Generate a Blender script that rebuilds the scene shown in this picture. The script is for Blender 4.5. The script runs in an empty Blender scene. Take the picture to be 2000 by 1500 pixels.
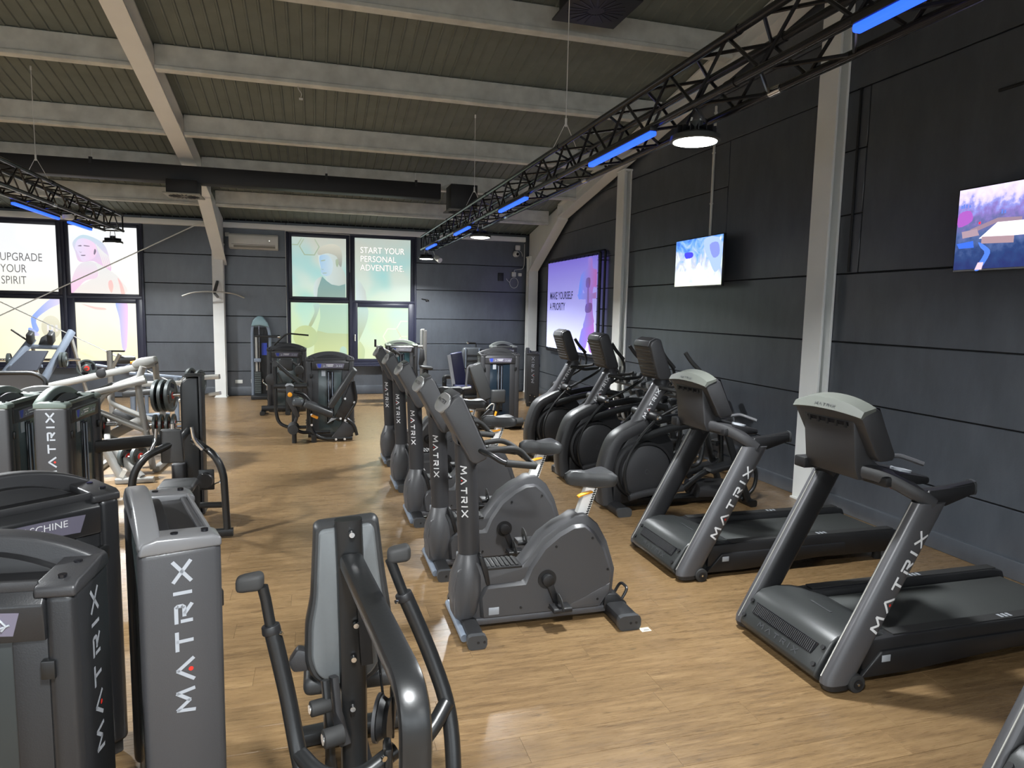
import bpy, bmesh, math, random
from mathutils import Vector, Matrix

random.seed(7)
SC = bpy.context.scene
COL = SC.collection
PI = math.pi

# ------------------------------------------------------------------ camera, world, exposure
CAM_YAW, CAM_PITCH, CAM_ROLL = 0.282224, 0.109018, 0.0202887
_cy, _sy = math.cos(CAM_YAW), math.sin(CAM_YAW)
_f = Vector((_sy * math.cos(CAM_PITCH), _cy * math.cos(CAM_PITCH), -math.sin(CAM_PITCH)))
_r = Vector((_cy, -_sy, 0.0))
_u = _r.cross(_f)
_c, _s = math.cos(CAM_ROLL), math.sin(CAM_ROLL)
_r, _u = _r * _c + _u * _s, _u * _c - _r * _s
cd = bpy.data.cameras.new('camera')
cam = bpy.data.objects.new('camera', cd)
COL.objects.link(cam)
cd.sensor_fit = 'HORIZONTAL'
cd.sensor_width = 36.0
cd.lens = 36.0 * 1323.98 / 2000.0
cd.clip_start, cd.clip_end = 0.05, 200
cam.matrix_world = Matrix(((_r.x, _u.x, -_f.x, 0), (_r.y, _u.y, -_f.y, 0), (_r.z, _u.z, -_f.z, 2.1), (0, 0, 0, 1)))
SC.camera = cam

wd = bpy.data.worlds.new('world')
SC.world = wd
wd.use_nodes = True
wd.node_tree.nodes['Background'].inputs[0].default_value = (0.86, 0.94, 1.0, 1)
wd.node_tree.nodes['Background'].inputs[1].default_value = 3.2

SC.view_settings.view_transform = 'Standard'
SC.view_settings.look = 'None'
SC.view_settings.gamma = 1.0
SC.view_settings.use_curve_mapping = False
SC.view_settings.exposure = 0.8
SC.cycles.use_denoising = True
SC.cycles.max_bounces = 8
SC.cycles.sample_clamp_indirect = 6.0

LAMP_W = 85.0       # each high-bay lamp, watts
WIN_E = 0.64         # brightness of the daylit window film

# ------------------------------------------------------------------ materials
MATS = {}
def nd(nt, t, **kw):
    n = nt.nodes.new(t)
    for k, v in kw.items():
        setattr(n, k, v)
    return n

def mat(name, col, rough=0.5, metal=0.0, var=0.0, scale=20.0, bump=0.0, spec=0.5, coat=0.0):
    if name in MATS:
        return MATS[name]
    m = bpy.data.materials.new(name)
    m.use_nodes = True
    nt = m.node_tree
    b = nt.nodes['Principled BSDF']
    b.inputs['Base Color'].default_value = (*col, 1)
    b.inputs['Roughness'].default_value = rough
    b.inputs['Metallic'].default_value = metal
    b.inputs['Specular IOR Level'].default_value = spec
    b.inputs['Coat Weight'].default_value = coat
    if var or bump:
        tc = nd(nt, 'ShaderNodeTexCoord')
        nz = nd(nt, 'ShaderNodeTexNoise')
        nz.inputs['Scale'].default_value = scale
        nz.inputs['Detail'].default_value = 6
        nt.links.new(tc.outputs['Object'], nz.inputs['Vector'])
        if var:
            mx = nd(nt, 'ShaderNodeMix', data_type='RGBA')
            mx.inputs[6].default_value = (*[c * (1 - var) for c in col], 1)
            mx.inputs[7].default_value = (*[min(1, c * (1 + var)) for c in col], 1)
            nt.links.new(nz.outputs['Fac'], mx.inputs[0])
            nt.links.new(mx.outputs[2], b.inputs['Base Color'])
        if bump:
            bp = nd(nt, 'ShaderNodeBump')
            bp.inputs['Strength'].default_value = bump
            bp.inputs['Distance'].default_value = 0.002
            nt.links.new(nz.outputs['Fac'], bp.inputs['Height'])
            nt.links.new(bp.outputs['Normal'], b.inputs['Normal'])
    MATS[name] = m
    return m

def emit(name, col, s=1.0):
    if name in MATS:
        return MATS[name]
    m = bpy.data.materials.new(name)
    m.use_nodes = True
    nt = m.node_tree
    b = nt.nodes['Principled BSDF']
    b.inputs['Base Color'].default_value = (0.02, 0.02, 0.02, 1)
    b.inputs['Emission Color'].default_value = (*col, 1)
    b.inputs['Emission Strength'].default_value = s
    MATS[name] = m
    return m

def s2l(*c):
    return tuple(((v / 255) / 12.92 if v / 255 <= 0.04045 else (((v / 255) + 0.055) / 1.055) ** 2.4) for v in c)

BLACK = mat('black_powder_coat', (0.010, 0.0105, 0.011), 0.33, 0, 0.1, 60, 0.15)
SHELL = mat('charcoal_plastic', (0.028, 0.028, 0.030), 0.42, 0, 0.08, 200, 0.25)
BIKE = mat('bike_shell_plastic', (0.060, 0.060, 0.064), 0.4, 0, 0.06, 200, 0.2)
TOWER_LIT = mat('tower_plastic_lit', (0.045, 0.045, 0.048), 0.36, 0, 0.06, 200, 0.2)  # lighter copy of the shroud plastic, lamp light put into the colour
TOWER_SHADED = mat('tower_plastic_shaded', (0.016, 0.0165, 0.018), 0.34, 0, 0.06, 200, 0.2)  # darker copy of the shroud plastic, shade put into the colour
HOOD = mat('hood_plastic', (0.024, 0.026, 0.026), 0.4, 0, 0.06, 200, 0.2)
SUBF = mat('subfloor_brown', (0.07, 0.05, 0.033), 0.8)
DARK = mat('matte_black_plastic', (0.010, 0.010, 0.011), 0.45)
GLOSS = mat('gloss_black', (0.008, 0.008, 0.01), 0.12)
TEAL = mat('tinted_polycarbonate', (0.045, 0.06, 0.062), 0.22, 0, 0, 1, 0, 0.8)
GREY = mat('graphite_paint', (0.080, 0.080, 0.086), 0.36, 0.2, 0.05, 40)
MASTM = mat('dark_graphite', (0.035, 0.035, 0.038), 0.4, 0.1)
VINYL = mat('black_vinyl', (0.028, 0.029, 0.030), 0.45, 0, 0.1, 90, 0.3)
PADBACK = mat('grey_moulded_panel', (0.13, 0.14, 0.145), 0.45, 0, 0.05, 60, 0.1)
SILVER = mat('silver_steel', (0.40, 0.39, 0.36), 0.34, 0.55, 0.1, 30)
IRONGREY = mat('warm_grey_steel', (0.27, 0.265, 0.25), 0.36, 0.35, 0.08, 30)
BLUEGREY = mat('blue_grey_steel', (0.20, 0.235, 0.29), 0.34, 0.3, 0.08, 30)
CHROME = mat('chrome', (0.75, 0.75, 0.75), 0.15, 1.0)
WHITE = mat('white_print', (0.72, 0.73, 0.74), 0.5)
LGREY = mat('light_grey_print', (0.32, 0.34, 0.37), 0.5)
RED = mat('red_print', (0.55, 0.025, 0.015), 0.5)
ORANGE = mat('orange_plastic', (0.80, 0.33, 0.02), 0.4)
WHITEMET = mat('white_painted_steel', (0.86, 0.86, 0.84), 0.35)
WHITEP = mat('white_plastic', (0.62, 0.62, 0.58), 0.4, 0, 0.04, 8)
RUBBER = mat('rubber', (0.02, 0.02, 0.02), 0.7)
BELT = mat('treadmill_belt', (0.040, 0.043, 0.042), 0.75, 0, 0.55, 260, 0.6)
ENGR = mat('embossed_plastic', (0.045, 0.047, 0.05), 0.35)
STEELW = mat('grey_building_steel', (0.78, 0.79, 0.77), 0.5, 0, 0.06, 3, 0.05)
CONC = mat('grey_concrete_purlin', (0.60, 0.61, 0.57), 0.75, 0, 0.35, 5, 0.4)
DECK = mat('dark_roof_deck', (0.145, 0.165, 0.148), 0.75, 0, 0.25, 4)
DUCTM = mat('black_duct', (0.010, 0.010, 0.011), 0.55)
FRAME = mat('anthracite_window_frame', (0.022, 0.024, 0.045), 0.38)
TRUSS = mat('black_truss', (0.018, 0.018, 0.020), 0.22, 0.35)
PLATE = mat('weight_plate_rubber', (0.05, 0.06, 0.06), 0.42, 0.1, 0.1, 30)
PLACARD = mat('placard_violet_grey', (0.14, 0.13, 0.175), 0.35)
PLACARDL = mat('placard_light', (0.45, 0.47, 0.55), 0.4)
BLUEPR = mat('blue_print', (0.03, 0.06, 0.40), 0.4)
BLUEVIN = mat('navy_vinyl', (0.012, 0.014, 0.05), 0.45)
TAPE = mat('paper_tape', (0.5, 0.47, 0.38), 0.7)
DKTXT = mat('dark_print', (0.02, 0.02, 0.025), 0.6)

def wall_mat():
    m = mat('anthracite_wall_paint', (0.022, 0.023, 0.028), 0.34, spec=0.9)
    nt = m.node_tree
    b = nt.nodes['Principled BSDF']
    tc = nd(nt, 'ShaderNodeNewGeometry')
    mp = nd(nt, 'ShaderNodeMapping'); mp.inputs['Scale'].default_value = (2.2, 2.2, 0.8)
    n1 = nd(nt, 'ShaderNodeTexNoise'); n1.inputs['Scale'].default_value = 2.0; n1.inputs['Detail'].default_value = 9; n1.inputs['Roughness'].default_value = 0.65
    n2 = nd(nt, 'ShaderNodeTexNoise'); n2.inputs['Scale'].default_value = 60; n2.inputs['Detail'].default_value = 4
    nt.links.new(tc.outputs['Position'], mp.inputs['Vector'])
    nt.links.new(mp.outputs['Vector'], n1.inputs['Vector'])
    nt.links.new(tc.outputs['Position'], n2.inputs['Vector'])
    cr = nd(nt, 'ShaderNodeValToRGB')
    cr.color_ramp.elements[0].position = 0.3; cr.color_ramp.elements[0].color = (0.048, 0.055, 0.066, 1)
    cr.color_ramp.elements[1].position = 0.75; cr.color_ramp.elements[1].color = (0.080, 0.090, 0.107, 1)
    nt.links.new(n1.outputs['Fac'], cr.inputs['Fac'])
    nt.links.new(cr.outputs['Color'], b.inputs['Base Color'])
    bp = nd(nt, 'ShaderNodeBump'); bp.inputs['Strength'].default_value = 0.25; bp.inputs['Distance'].default_value = 0.003
    nt.links.new(n2.outputs['Fac'], bp.inputs['Height'])
    nt.links.new(bp.outputs['Normal'], b.inputs['Normal'])
    return m
WALL = wall_mat()
JOINT = mat('wall_joint', (0.006, 0.006, 0.007), 0.8)

def wood_mat():
    m = mat('oak_vinyl_plank', (0.25, 0.15, 0.08), 0.34)
    nt = m.node_tree
    b = nt.nodes['Principled BSDF']
    b.inputs['Specular IOR Level'].default_value = 0.75
    L = nt.links.new
    geo = nd(nt, 'ShaderNodeNewGeometry')
    oi = nd(nt, 'ShaderNodeObjectInfo')
    rnd = nd(nt, 'ShaderNodeMath', operation='ADD')
    L(geo.outputs['Random Per Island'], rnd.inputs[0]); L(oi.outputs['Random'], rnd.inputs[1])
    fr = nd(nt, 'ShaderNodeMath', operation='FRACT'); L(rnd.outputs[0], fr.inputs[0])
    off = nd(nt, 'ShaderNodeMath', operation='MULTIPLY'); L(fr.outputs[0], off.inputs[0]); off.inputs[1].default_value = 37.0
    cmb = nd(nt, 'ShaderNodeCombineXYZ'); L(off.outputs[0], cmb.inputs[0]); L(off.outputs[0], cmb.inputs[2])
    add = nd(nt, 'ShaderNodeVectorMath', operation='ADD'); L(geo.outputs['Position'], add.inputs[0]); L(cmb.outputs[0], add.inputs[1])
    mp = nd(nt, 'ShaderNodeMapping'); mp.inputs['Scale'].default_value = (1.1, 11.0, 1.0); L(add.outputs[0], mp.inputs['Vector'])
    n1 = nd(nt, 'ShaderNodeTexNoise'); n1.inputs['Scale'].default_value = 2.6; n1.inputs['Detail'].default_value = 12; n1.inputs['Roughness'].default_value = 0.68; n1.inputs['Distortion'].default_value = 0.5
    L(mp.outputs[0], n1.inputs['Vector'])
    cr = nd(nt, 'ShaderNodeValToRGB')
    e = cr.color_ramp.elements
    e[0].position = 0.28; e[0].color = (*s2l(92, 72, 49), 1)
    e[1].position = 0.72; e[1].color = (*s2l(138, 113, 80), 1)
    k = e.new(0.5); k.color = (*s2l(119, 95, 65), 1)
    L(n1.outputs['Fac'], cr.inputs['Fac'])
    # fine grain streaks
    mp2 = nd(nt, 'ShaderNodeMapping'); mp2.inputs['Scale'].default_value = (3.5, 95.0, 1.0); L(add.outputs[0], mp2.inputs['Vector'])
    n2 = nd(nt, 'ShaderNodeTexNoise'); n2.inputs['Scale'].default_value = 3.0; n2.inputs['Detail'].default_value = 6; L(mp2.outputs[0], n2.inputs['Vector'])
    g2 = nd(nt, 'ShaderNodeMapRange'); g2.inputs[1].default_value = 0.3; g2.inputs[2].default_value = 0.75; g2.inputs[3].default_value = 0.87; g2.inputs[4].default_value = 1.07
    L(n2.outputs['Fac'], g2.inputs[0])
    # knots and dark flecks
    mp3 = nd(nt, 'ShaderNodeMapping'); mp3.inputs['Scale'].default_value = (6.0, 22.0, 1.0); L(add.outputs[0], mp3.inputs['Vector'])
    n3 = nd(nt, 'ShaderNodeTexNoise'); n3.inputs['Scale'].default_value = 1.6; n3.inputs['Detail'].default_value = 5; L(mp3.outputs[0], n3.inputs['Vector'])
    g3 = nd(nt, 'ShaderNodeMapRange'); g3.inputs[1].default_value = 0.64; g3.inputs[2].default_value = 0.72; g3.inputs[3].default_value = 1.0; g3.inputs[4].default_value = 0.6
    L(n3.outputs['Fac'], g3.inputs[0])
    g4 = nd(nt, 'ShaderNodeMapRange'); g4.inputs[3].default_value = 0.94; g4.inputs[4].default_value = 1.05; L(fr.outputs[0], g4.inputs[0])
    m1 = nd(nt, 'ShaderNodeMath', operation='MULTIPLY'); L(g2.outputs[0], m1.inputs[0]); L(g3.outputs[0], m1.inputs[1])
    m2 = nd(nt, 'ShaderNodeMath', operation='MULTIPLY'); L(m1.outputs[0], m2.inputs[0]); L(g4.outputs[0], m2.inputs[1])
    vm = nd(nt, 'ShaderNodeVectorMath', operation='SCALE'); L(cr.outputs['Color'], vm.inputs[0]); L(m2.outputs[0], vm.inputs['Scale'])
    m2.use_clamp = False
    L(vm.outputs[0], b.inputs['Base Color'])
    rr = nd(nt, 'ShaderNodeMapRange'); rr.inputs[3].default_value = 0.2; rr.inputs[4].default_value = 0.38; L(n2.outputs['Fac'], rr.inputs[0])
    L(rr.outputs[0], b.inputs['Roughness'])
    bp = nd(nt, 'ShaderNodeBump'); bp.inputs['Strength'].default_value = 0.25; bp.inputs['Distance'].default_value = 0.0015
    L(n2.outputs['Fac'], bp.inputs['Height']); L(bp.outputs['Normal'], b.inputs['Normal'])
    return m
WOOD = wood_mat()

# ------------------------------------------------------------------ mesh helpers
def spline(pts, n=5, closed=True):
    P = [Vector(p) for p in pts]
    m = len(P)
    out = []
    rng = range(m) if closed else range(m - 1)
    for i in rng:
        if closed:
            a, b, c, d = P[(i - 1) % m], P[i], P[(i + 1) % m], P[(i + 2) % m]
        else:
            a, b, c, d = P[max(i - 1, 0)], P[i], P[i + 1], P[min(i + 2, m - 1)]
        for k in range(n):
            t = k / n
            out.append(0.5 * ((2 * b) + (c - a) * t + (2 * a - 5 * b + 4 * c - d) * t * t + (3 * b - a - 3 * c + d) * t ** 3))
    if not closed:
        out.append(P[-1])
    return out

def fillet(pts, r, k=5, closed=False):
    """round the corners of a 3-D polyline"""
    P = [Vector(p) for p in pts]
    n = len(P)
    out = []
    for i in range(n):
        if not closed and i in (0, n - 1):
            out.append(P[i]); continue
        a, b, c = P[i - 1], P[i], P[(i + 1) % n]
        la, lc = (a - b).length, (c - b).length
        d = min(r, la * 0.48, lc * 0.48)
        p0, p1 = b + (a - b) * (d / la), b + (c - b) * (d / lc)
        for j in range(k + 1):
            t = j / k
            out.append(p0 * (1 - t) ** 2 + b * 2 * t * (1 - t) + p1 * t * t)
    return out

class S:
    """collects simple solids that become ONE mesh"""
    def __init__(self, m=None):
        self.v, self.f, self.m = [], [], m or Matrix.Identity(4)
    def add(self, vs, fs):
        o = len(self.v)
        self.v += [self.m @ Vector(p) for p in vs]
        self.f += [tuple(i + o for i in f) for f in fs]
        return self
    def box(self, c, s, rot=None):
        hx, hy, hz = s[0] / 2, s[1] / 2, s[2] / 2
        vs = [Vector((x, y, z)) for x in (-hx, hx) for y in (-hy, hy) for z in (-hz, hz)]
        if rot:
            from mathutils import Euler
            R = Euler(rot).to_matrix()
            vs = [R @ p for p in vs]
        vs = [p + Vector(c) for p in vs]
        return self.add(vs, [(0, 1, 3, 2), (4, 6, 7, 5), (0, 4, 5, 1), (2, 3, 7, 6), (0, 2, 6, 4), (1, 5, 7, 3)])
    def bb(self, x0, x1, y0, y1, z0, z1):
        return self.box(((x0 + x1) / 2, (y0 + y1) / 2, (z0 + z1) / 2), (x1 - x0, y1 - y0, z1 - z0))
    def prism(self, pts, ax, a, b):
        """polygon extruded along axis ax; pts give the two other axes in x,y,z order"""
        n = len(pts)
        def mk(p, h):
            q = [p[0], p[1]]
            q.insert(ax, h)
            return q
        vs = [mk(p, a) for p in pts] + [mk(p, b) for p in pts]
        fs = [tuple(range(n - 1, -1, -1)), tuple(range(n, 2 * n))] + [(i, (i + 1) % n, n + (i + 1) % n, n + i) for i in range(n)]
        return self.add(vs, fs)
    def loft(self, rings, cap=True, closed=False):
        n = len(rings[0]); m = len(rings)
        vs = [p for r in rings for p in r]
        fs = []
        for j in range(m if closed else m - 1):
            a, b = j * n, ((j + 1) % m) * n
            fs += [(a + i, a + (i + 1) % n, b + (i + 1) % n, b + i) for i in range(n)]
        if cap and not closed:
            fs += [tuple(range(n - 1, -1, -1)), tuple((m - 1) * n + i for i in range(n))]
        return self.add(vs, fs)
    def sweep(self, pts, prof, up=(0, 0, 1), closed=False):
        """prof: list of (a,b) across / up; swept with a fixed up hint"""
        P = [Vector(p) for p in pts]
        n = len(P)
        up = Vector(up)
        rings = []
        prev = None
        for i in range(n):
            if closed:
                t = (P[(i + 1) % n] - P[i - 1]).normalized()
            else:
                t = (P[min(i + 1, n - 1)] - P[max(i - 1, 0)]).normalized()
            a = t.cross(up)
            if a.length < 1e-3:
                a = prev if prev else t.cross(Vector((1, 0, 0)) if abs(t.x) < 0.9 else Vector((0, 1, 0)))
            a.normalize()
            if prev and a.dot(prev) < 0:
                a = -a
            prev = a
            b = a.cross(t).normalized()
            rings.append([P[i] + a * q[0] + b * q[1] for q in prof])
        return self.loft(rings, closed=closed)
    def tube(self, pts, r, n=10, fr=0.0, k=5, closed=False):
        if fr:
            pts = fillet(pts, fr, k, closed)
        P = [Vector(p) for p in pts]
        m = len(P)
        rings = []
        nrm = None
        for i in range(m):
            if closed:
                t = (P[(i + 1) % m] - P[i - 1]).normalized()
            else:
                t = (P[min(i + 1, m - 1)] - P[max(i - 1, 0)]).normalized()
            if nrm is None:
                nrm = t.orthogonal().normalized()
            else:
                nrm = (nrm - t * nrm.dot(t)).normalized()
            b = t.cross(nrm)
            rr = r[i] if isinstance(r, (list, tuple)) else r
            rings.append([P[i] + (nrm * math.cos(2 * PI * j / n) + b * math.sin(2 * PI * j / n)) * rr for j in range(n)])
        return self.loft(rings, closed=closed)
    def rtube(self, pts, w, h, fr=0.0, up=(0, 0, 1), ch=0.25, k=5, closed=False):
        if fr:
            pts = fillet(pts, fr, k, closed)
        c = min(w, h) * ch
        a, b = w / 2, h / 2
        prof = [(-a + c, -b), (a - c, -b), (a - c * .3, -b + c * .3), (a, -b + c), (a, b - c), (a - c * .3, b - c * .3), (a - c, b), (-a + c, b), (-a + c * .3, b - c * .3), (-a, b - c), (-a, -b + c), (-a + c * .3, -b + c * .3)]
        return self.sweep(pts, prof, up, closed)
    def cyl(self, p0, p1, r0, r1=None, n=16):
        return self.tube([p0, p1], [r0, r0 if r1 is None else r1], n)
    def lathe(self, prof, c, ax=(0, 0, 1), n=24):
        """prof: (radius, height) pairs along ax from c"""
        ax = Vector(ax).normalized()
        a = ax.orthogonal().normalized(); b = ax.cross(a)
        c = Vector(c)
        rings = [[c + ax * h + (a * math.cos(2 * PI * j / n) + b * math.sin(2 * PI * j / n)) * max(r, 1e-4) for j in range(n)] for r, h in prof]
        return self.loft(rings)
    def ring(self, c, ax, r0, r1, t, n=24):
        """flat ring (washer)"""
        ax = Vector(ax).normalized()
        a = ax.orthogonal().normalized(); b = ax.cross(a)
        c = Vector(c)
        prof = [(r0, -t / 2), (r1, -t / 2), (r1, t / 2), (r0, t / 2)]
        rings = []
        for j in range(n):
            d = a * math.cos(2 * PI * j / n) + b * math.sin(2 * PI * j / n)
            rings.append([c + d * r + ax * h for r, h in prof])
        return self.loft(rings, closed=True)

def link(o, parent=None):
    COL.objects.link(o)
    if parent is not None:
        o.parent = parent
    return o

def part(name, s, m, parent=None, bev=0.0, seg=2, label=None, ang=30, sm=38, kind=None):
    me = bpy.data.meshes.new(name)
    bm = bmesh.new()
    bv = [bm.verts.new(p) for p in s.v]
    for f in s.f:
        try:
            bm.faces.new([bv[i] for i in f])
        except ValueError:
            pass
    bmesh.ops.recalc_face_normals(bm, faces=bm.faces)
    if bev:
        es = [e for e in bm.edges if len(e.link_faces) == 2 and e.calc_face_angle(0) > math.radians(ang)]
        if es:
            bmesh.ops.bevel(bm, geom=es, offset=bev, offset_type='OFFSET', segments=seg, profile=0.5, affect='EDGES', clamp_overlap=True)
    for f in bm.faces:
        f.smooth = True
    for e in bm.edges:
        if len(e.link_faces) == 2 and e.calc_face_angle(0) > math.radians(sm):
            e.smooth = False
    bm.to_mesh(me)
    bm.free()
    me.materials.append(m)
    o = bpy.data.objects.new(name, me)
    if label:
        o['label'] = label
    if kind:
        o['kind'] = kind
    return link(o, parent)

def thing(name, label, cat, loc=(0, 0, 0), rz=0.0, group=None):
    o = bpy.data.objects.new(name, None)
    o.empty_display_size = 0.1
    o.location = loc
    o.rotation_euler = (0, 0, rz)
    o['label'] = label
    o['category'] = cat
    if group:
        o['group'] = group
    return link(o)

def tag(o, label, cat, group=None):
    o['label'] = label; o['category'] = cat
    if group:
        o['group'] = group
    return o

def struct(o):
    o['kind'] = 'structure'
    return o

def sempty(name, loc=(0, 0, 0)):
    o = bpy.data.objects.new(name, None)
    o.location = loc
    o['kind'] = 'structure'
    return link(o)

def dup(root, loc, rz=None, label=None):
    r = root.copy(); COL.objects.link(r)
    r.location = loc
    if rz is not None:
        r.rotation_euler = (0, 0, rz)
    if label:
        r['label'] = label
    def rec(src, dst):
        for ch in list(src.children):
            c = ch.copy(); COL.objects.link(c); c.parent = dst
            rec(ch, c)
    rec(root, r)
    return r

# ------------------------------------------------------------------ lettering
GLY = {'M': (1.45, [[(0, 0), (.16, 1), (.725, .28), (1.29, 1), (1.45, 0)]]),
       'A': (1.4, [[(0, 0), (.7, .93), (1.4, 0)]]),
       'T': (1.2, [[(0, .9), (1.2, .9)], [(.6, .9), (.6, 0)]]),
       'R': (1.2, [[(0, .9), (1.02, .9), (1.1, .8), (1.1, .55), (1.0, .44), (.42, .44)], [(.09, 0), (.09, .62)], [(.55, .44), (1.15, 0)]]),
       'I': (.22, [[(.11, 0), (.11, 1)]]),
       'X': (1.3, [[(0, 0), (1.3, 1)], [(0, 1), (1.3, 0)]])}
def logo(h, fmap, parent, m=WHITE, red=True, gap=0.62, th=0.225, d=0.0):
    """the word MATRIX; fmap(u, v) places reading direction u and letter height v"""
    total = sum(GLY[c][0] for c in 'MATRIX') + gap * 5
    dot = S()
    x = -total / 2
    def seg(o, a, b):
        A, B = Vector((*a, 0)), Vector((*b, 0))
        t = (B - A); L = t.length; t /= L
        nn = Vector((-t.y, t.x, 0)) * (th / 2)
        A -= t * th * .18; B += t * th * .18
        k = max(1, int(L / 0.3))
        for i in range(k):
            p, q = A.lerp(B, i / k), A.lerp(B, (i + 1) / k)
            o.add([fmap(w.x * h, (w.y - .5) * h) for w in (p - nn, q - nn, q + nn, p + nn)], [(0, 1, 2, 3)])
    for ch in 'MATRIX':
        w, strokes = GLY[ch]
        s = S()
        for st in strokes:
            for a, b in zip(st, st[1:]):
                seg(s, (x + a[0], a[1]), (x + b[0], b[1]))
        if ch == 'A' and red:
            cx, cy = x + .7, .16
            dot.add([fmap((cx + .15 * math.cos(j * PI / 4)) * h, (cy - .5 + .15 * math.sin(j * PI / 4)) * h) for j in range(8)], [tuple(range(8))])
        x += w + gap
        part('letter', s, m, parent)
    if red:
        part('letter_dot', dot, RED, parent, label='small red dot in the letter A')

def text(txt, size, m, parent, fmap, align='LEFT', name='lettering', bold=0.0):
    cu = bpy.data.curves.new('text', 'FONT')
    cu.body = txt
    cu.size = size
    cu.align_x = align
    cu.offset = bold
    cu.resolution_u = 3
    ob = bpy.data.objects.new('text', cu)
    me = bpy.data.meshes.new_from_object(ob)
    bpy.data.objects.remove(ob)
    bpy.data.curves.remove(cu)
    for v in me.vertices:
        v.co = Vector(fmap(v.co.x, v.co.y))
    if size < .1:
        me.name = name
        me.materials.clear()
        me.materials.append(m)
        return link(bpy.data.objects.new(name, me), parent)
    # larger words: every letter is a piece of its own
    own = list(range(len(me.vertices)))
    def root(i):
        while own[i] != i:
            own[i] = own[own[i]]; i = own[i]
        return i
    for e in me.edges:
        a, b = root(e.vertices[0]), root(e.vertices[1])
        own[a] = b
    isl = {}
    for p in me.polygons:
        isl.setdefault(root(p.vertices[0]), []).append(tuple(p.vertices))
    for fs in isl.values():
        ids = sorted({i for f in fs for i in f}); ix = {v: k for k, v in enumerate(ids)}
        m2 = bpy.data.meshes.new('letter')
        m2.from_pydata([me.vertices[i].co[:] for i in ids], [], [tuple(ix[i] for i in f) for f in fs])
        m2.materials.append(m)
        link(bpy.data.objects.new('letter', m2), parent)
    bpy.data.meshes.remove(me)
MAN={'skin_head':[(0.07,3.3),(0.12,3.38),(0.28,3.47),(0.51,3.46),(0.58,3.32),(0.59,3.03),(0.68,2.86),(0.67,2.59),(0.41,2.58),(0.28,2.66),(0.23,2.78),(0.14,2.84),(0.12,2.96),(0.09,3.07)],'hair':[(0.05,3.35),(0.14,3.48),(0.37,3.55),(0.55,3.49),(0.61,3.29),(0.59,3.03),(0.52,3.1),(0.48,3.26),(0.28,3.33),(0.09,3.28)],'arm':[(0.15,2.79),(0.01,2.7),(-0.05,2.5),(-0.03,2.3),(0.04,2.3),(0.05,2.5),(0.11,2.67)],'tank':[(0.15,2.79),(0.05,2.5),(0.03,2.3),(0.68,2.3),(0.68,2.63),(0.53,2.58),(0.36,2.61),(0.25,2.69)],'shoulder':[(0.92,2.76),(1.04,2.67),(1.15,2.47),(1.18,2.22),(0.92,2.22)],'forearm':[(-0.05,2.13),(0.09,2.13),(0.03,1.89),(-0.1,1.62),(-0.17,1.63),(-0.04,1.92),(-0.04,2.04)],'torso':[(0.09,2.13),(0.74,2.14),(0.74,1.45),(0.26,1.46),(0.03,1.52),(0.1,1.81)],'pants':[(0.03,1.52),(0.26,1.46),(0.74,1.45),(0.73,0.91),(-0.06,0.91),(-0.03,1.32)],'arm2':[(0.98,2.06),(1.2,2.06),(1.18,1.74),(1.02,1.35),(0.98,1.32)],'plate2':[(0.98,1.25),(1.08,1.18),(1.13,1.03),(1.09,0.79),(0.97,0.77)]}
MANPLATE=[(-0.26,1.37),(-0.02,1.37)]
MANHEX=[(-0.13,3.49),(0.08,3.5),(1.84,1.39),(2.07,1.39),(2.15,1.57)]
MANTXT=[(1.03,3.37),(2.06,3.4),(1.03,3.16),(1.03,2.96),(1.03,3.52)]
WOMAN={'hair':[(-4.97,3.34),(-4.81,3.5),(-4.62,3.48),(-4.4,3.35),(-4.3,3.12),(-4.26,2.77),(-4.4,2.82),(-4.59,2.96),(-4.86,2.94),(-4.93,3.15)],'face':[(-4.93,3.23),(-4.87,3.4),(-4.72,3.43),(-4.55,3.33),(-4.52,3.16),(-4.59,3.02),(-4.79,2.95),(-4.85,3.04),(-4.89,3.15)],'arm':[(-5.06,2.25),(-5.0,2.62),(-4.84,2.9),(-4.59,2.94),(-4.51,2.72),(-4.56,2.6),(-4.76,2.54),(-4.91,2.38)],'back':[(-4.59,2.94),(-4.28,2.77),(-4.08,2.57),(-4.02,2.27),(-5.05,2.24),(-4.71,2.53),(-4.5,2.67)],'patch':[(-4.32,2.53),(-4.26,2.56),(-4.23,2.43),(-4.27,2.29),(-4.32,2.4)],'arm_right':[(-4.14,2.62),(-4.06,2.49),(-4.01,2.27),(-4.08,2.27),(-4.11,2.46)],'arm_low':[(-4.2,2.09),(-3.99,2.09),(-3.97,1.84),(-4.02,1.1),(-4.11,1.1),(-4.14,1.72)],'arm_left':[(-5.26,2.15),(-5.43,2.14),(-5.75,1.82),(-5.82,1.68),(-5.77,1.42),(-5.68,1.47),(-5.72,1.69),(-5.47,1.92),(-5.26,2.04)],'fingers':[(-5.88,1.49),(-5.82,1.51),(-5.68,1.38),(-5.71,1.34),(-5.83,1.37)]}
WPLATE=[(-5.45,1.54),(-5.28,1.51),(-5.43,1.79)]
WTXT=[(-5.54,2.92),(-5.53,3.06),(-5.91,2.7),(-5.84,2.49)]
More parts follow.
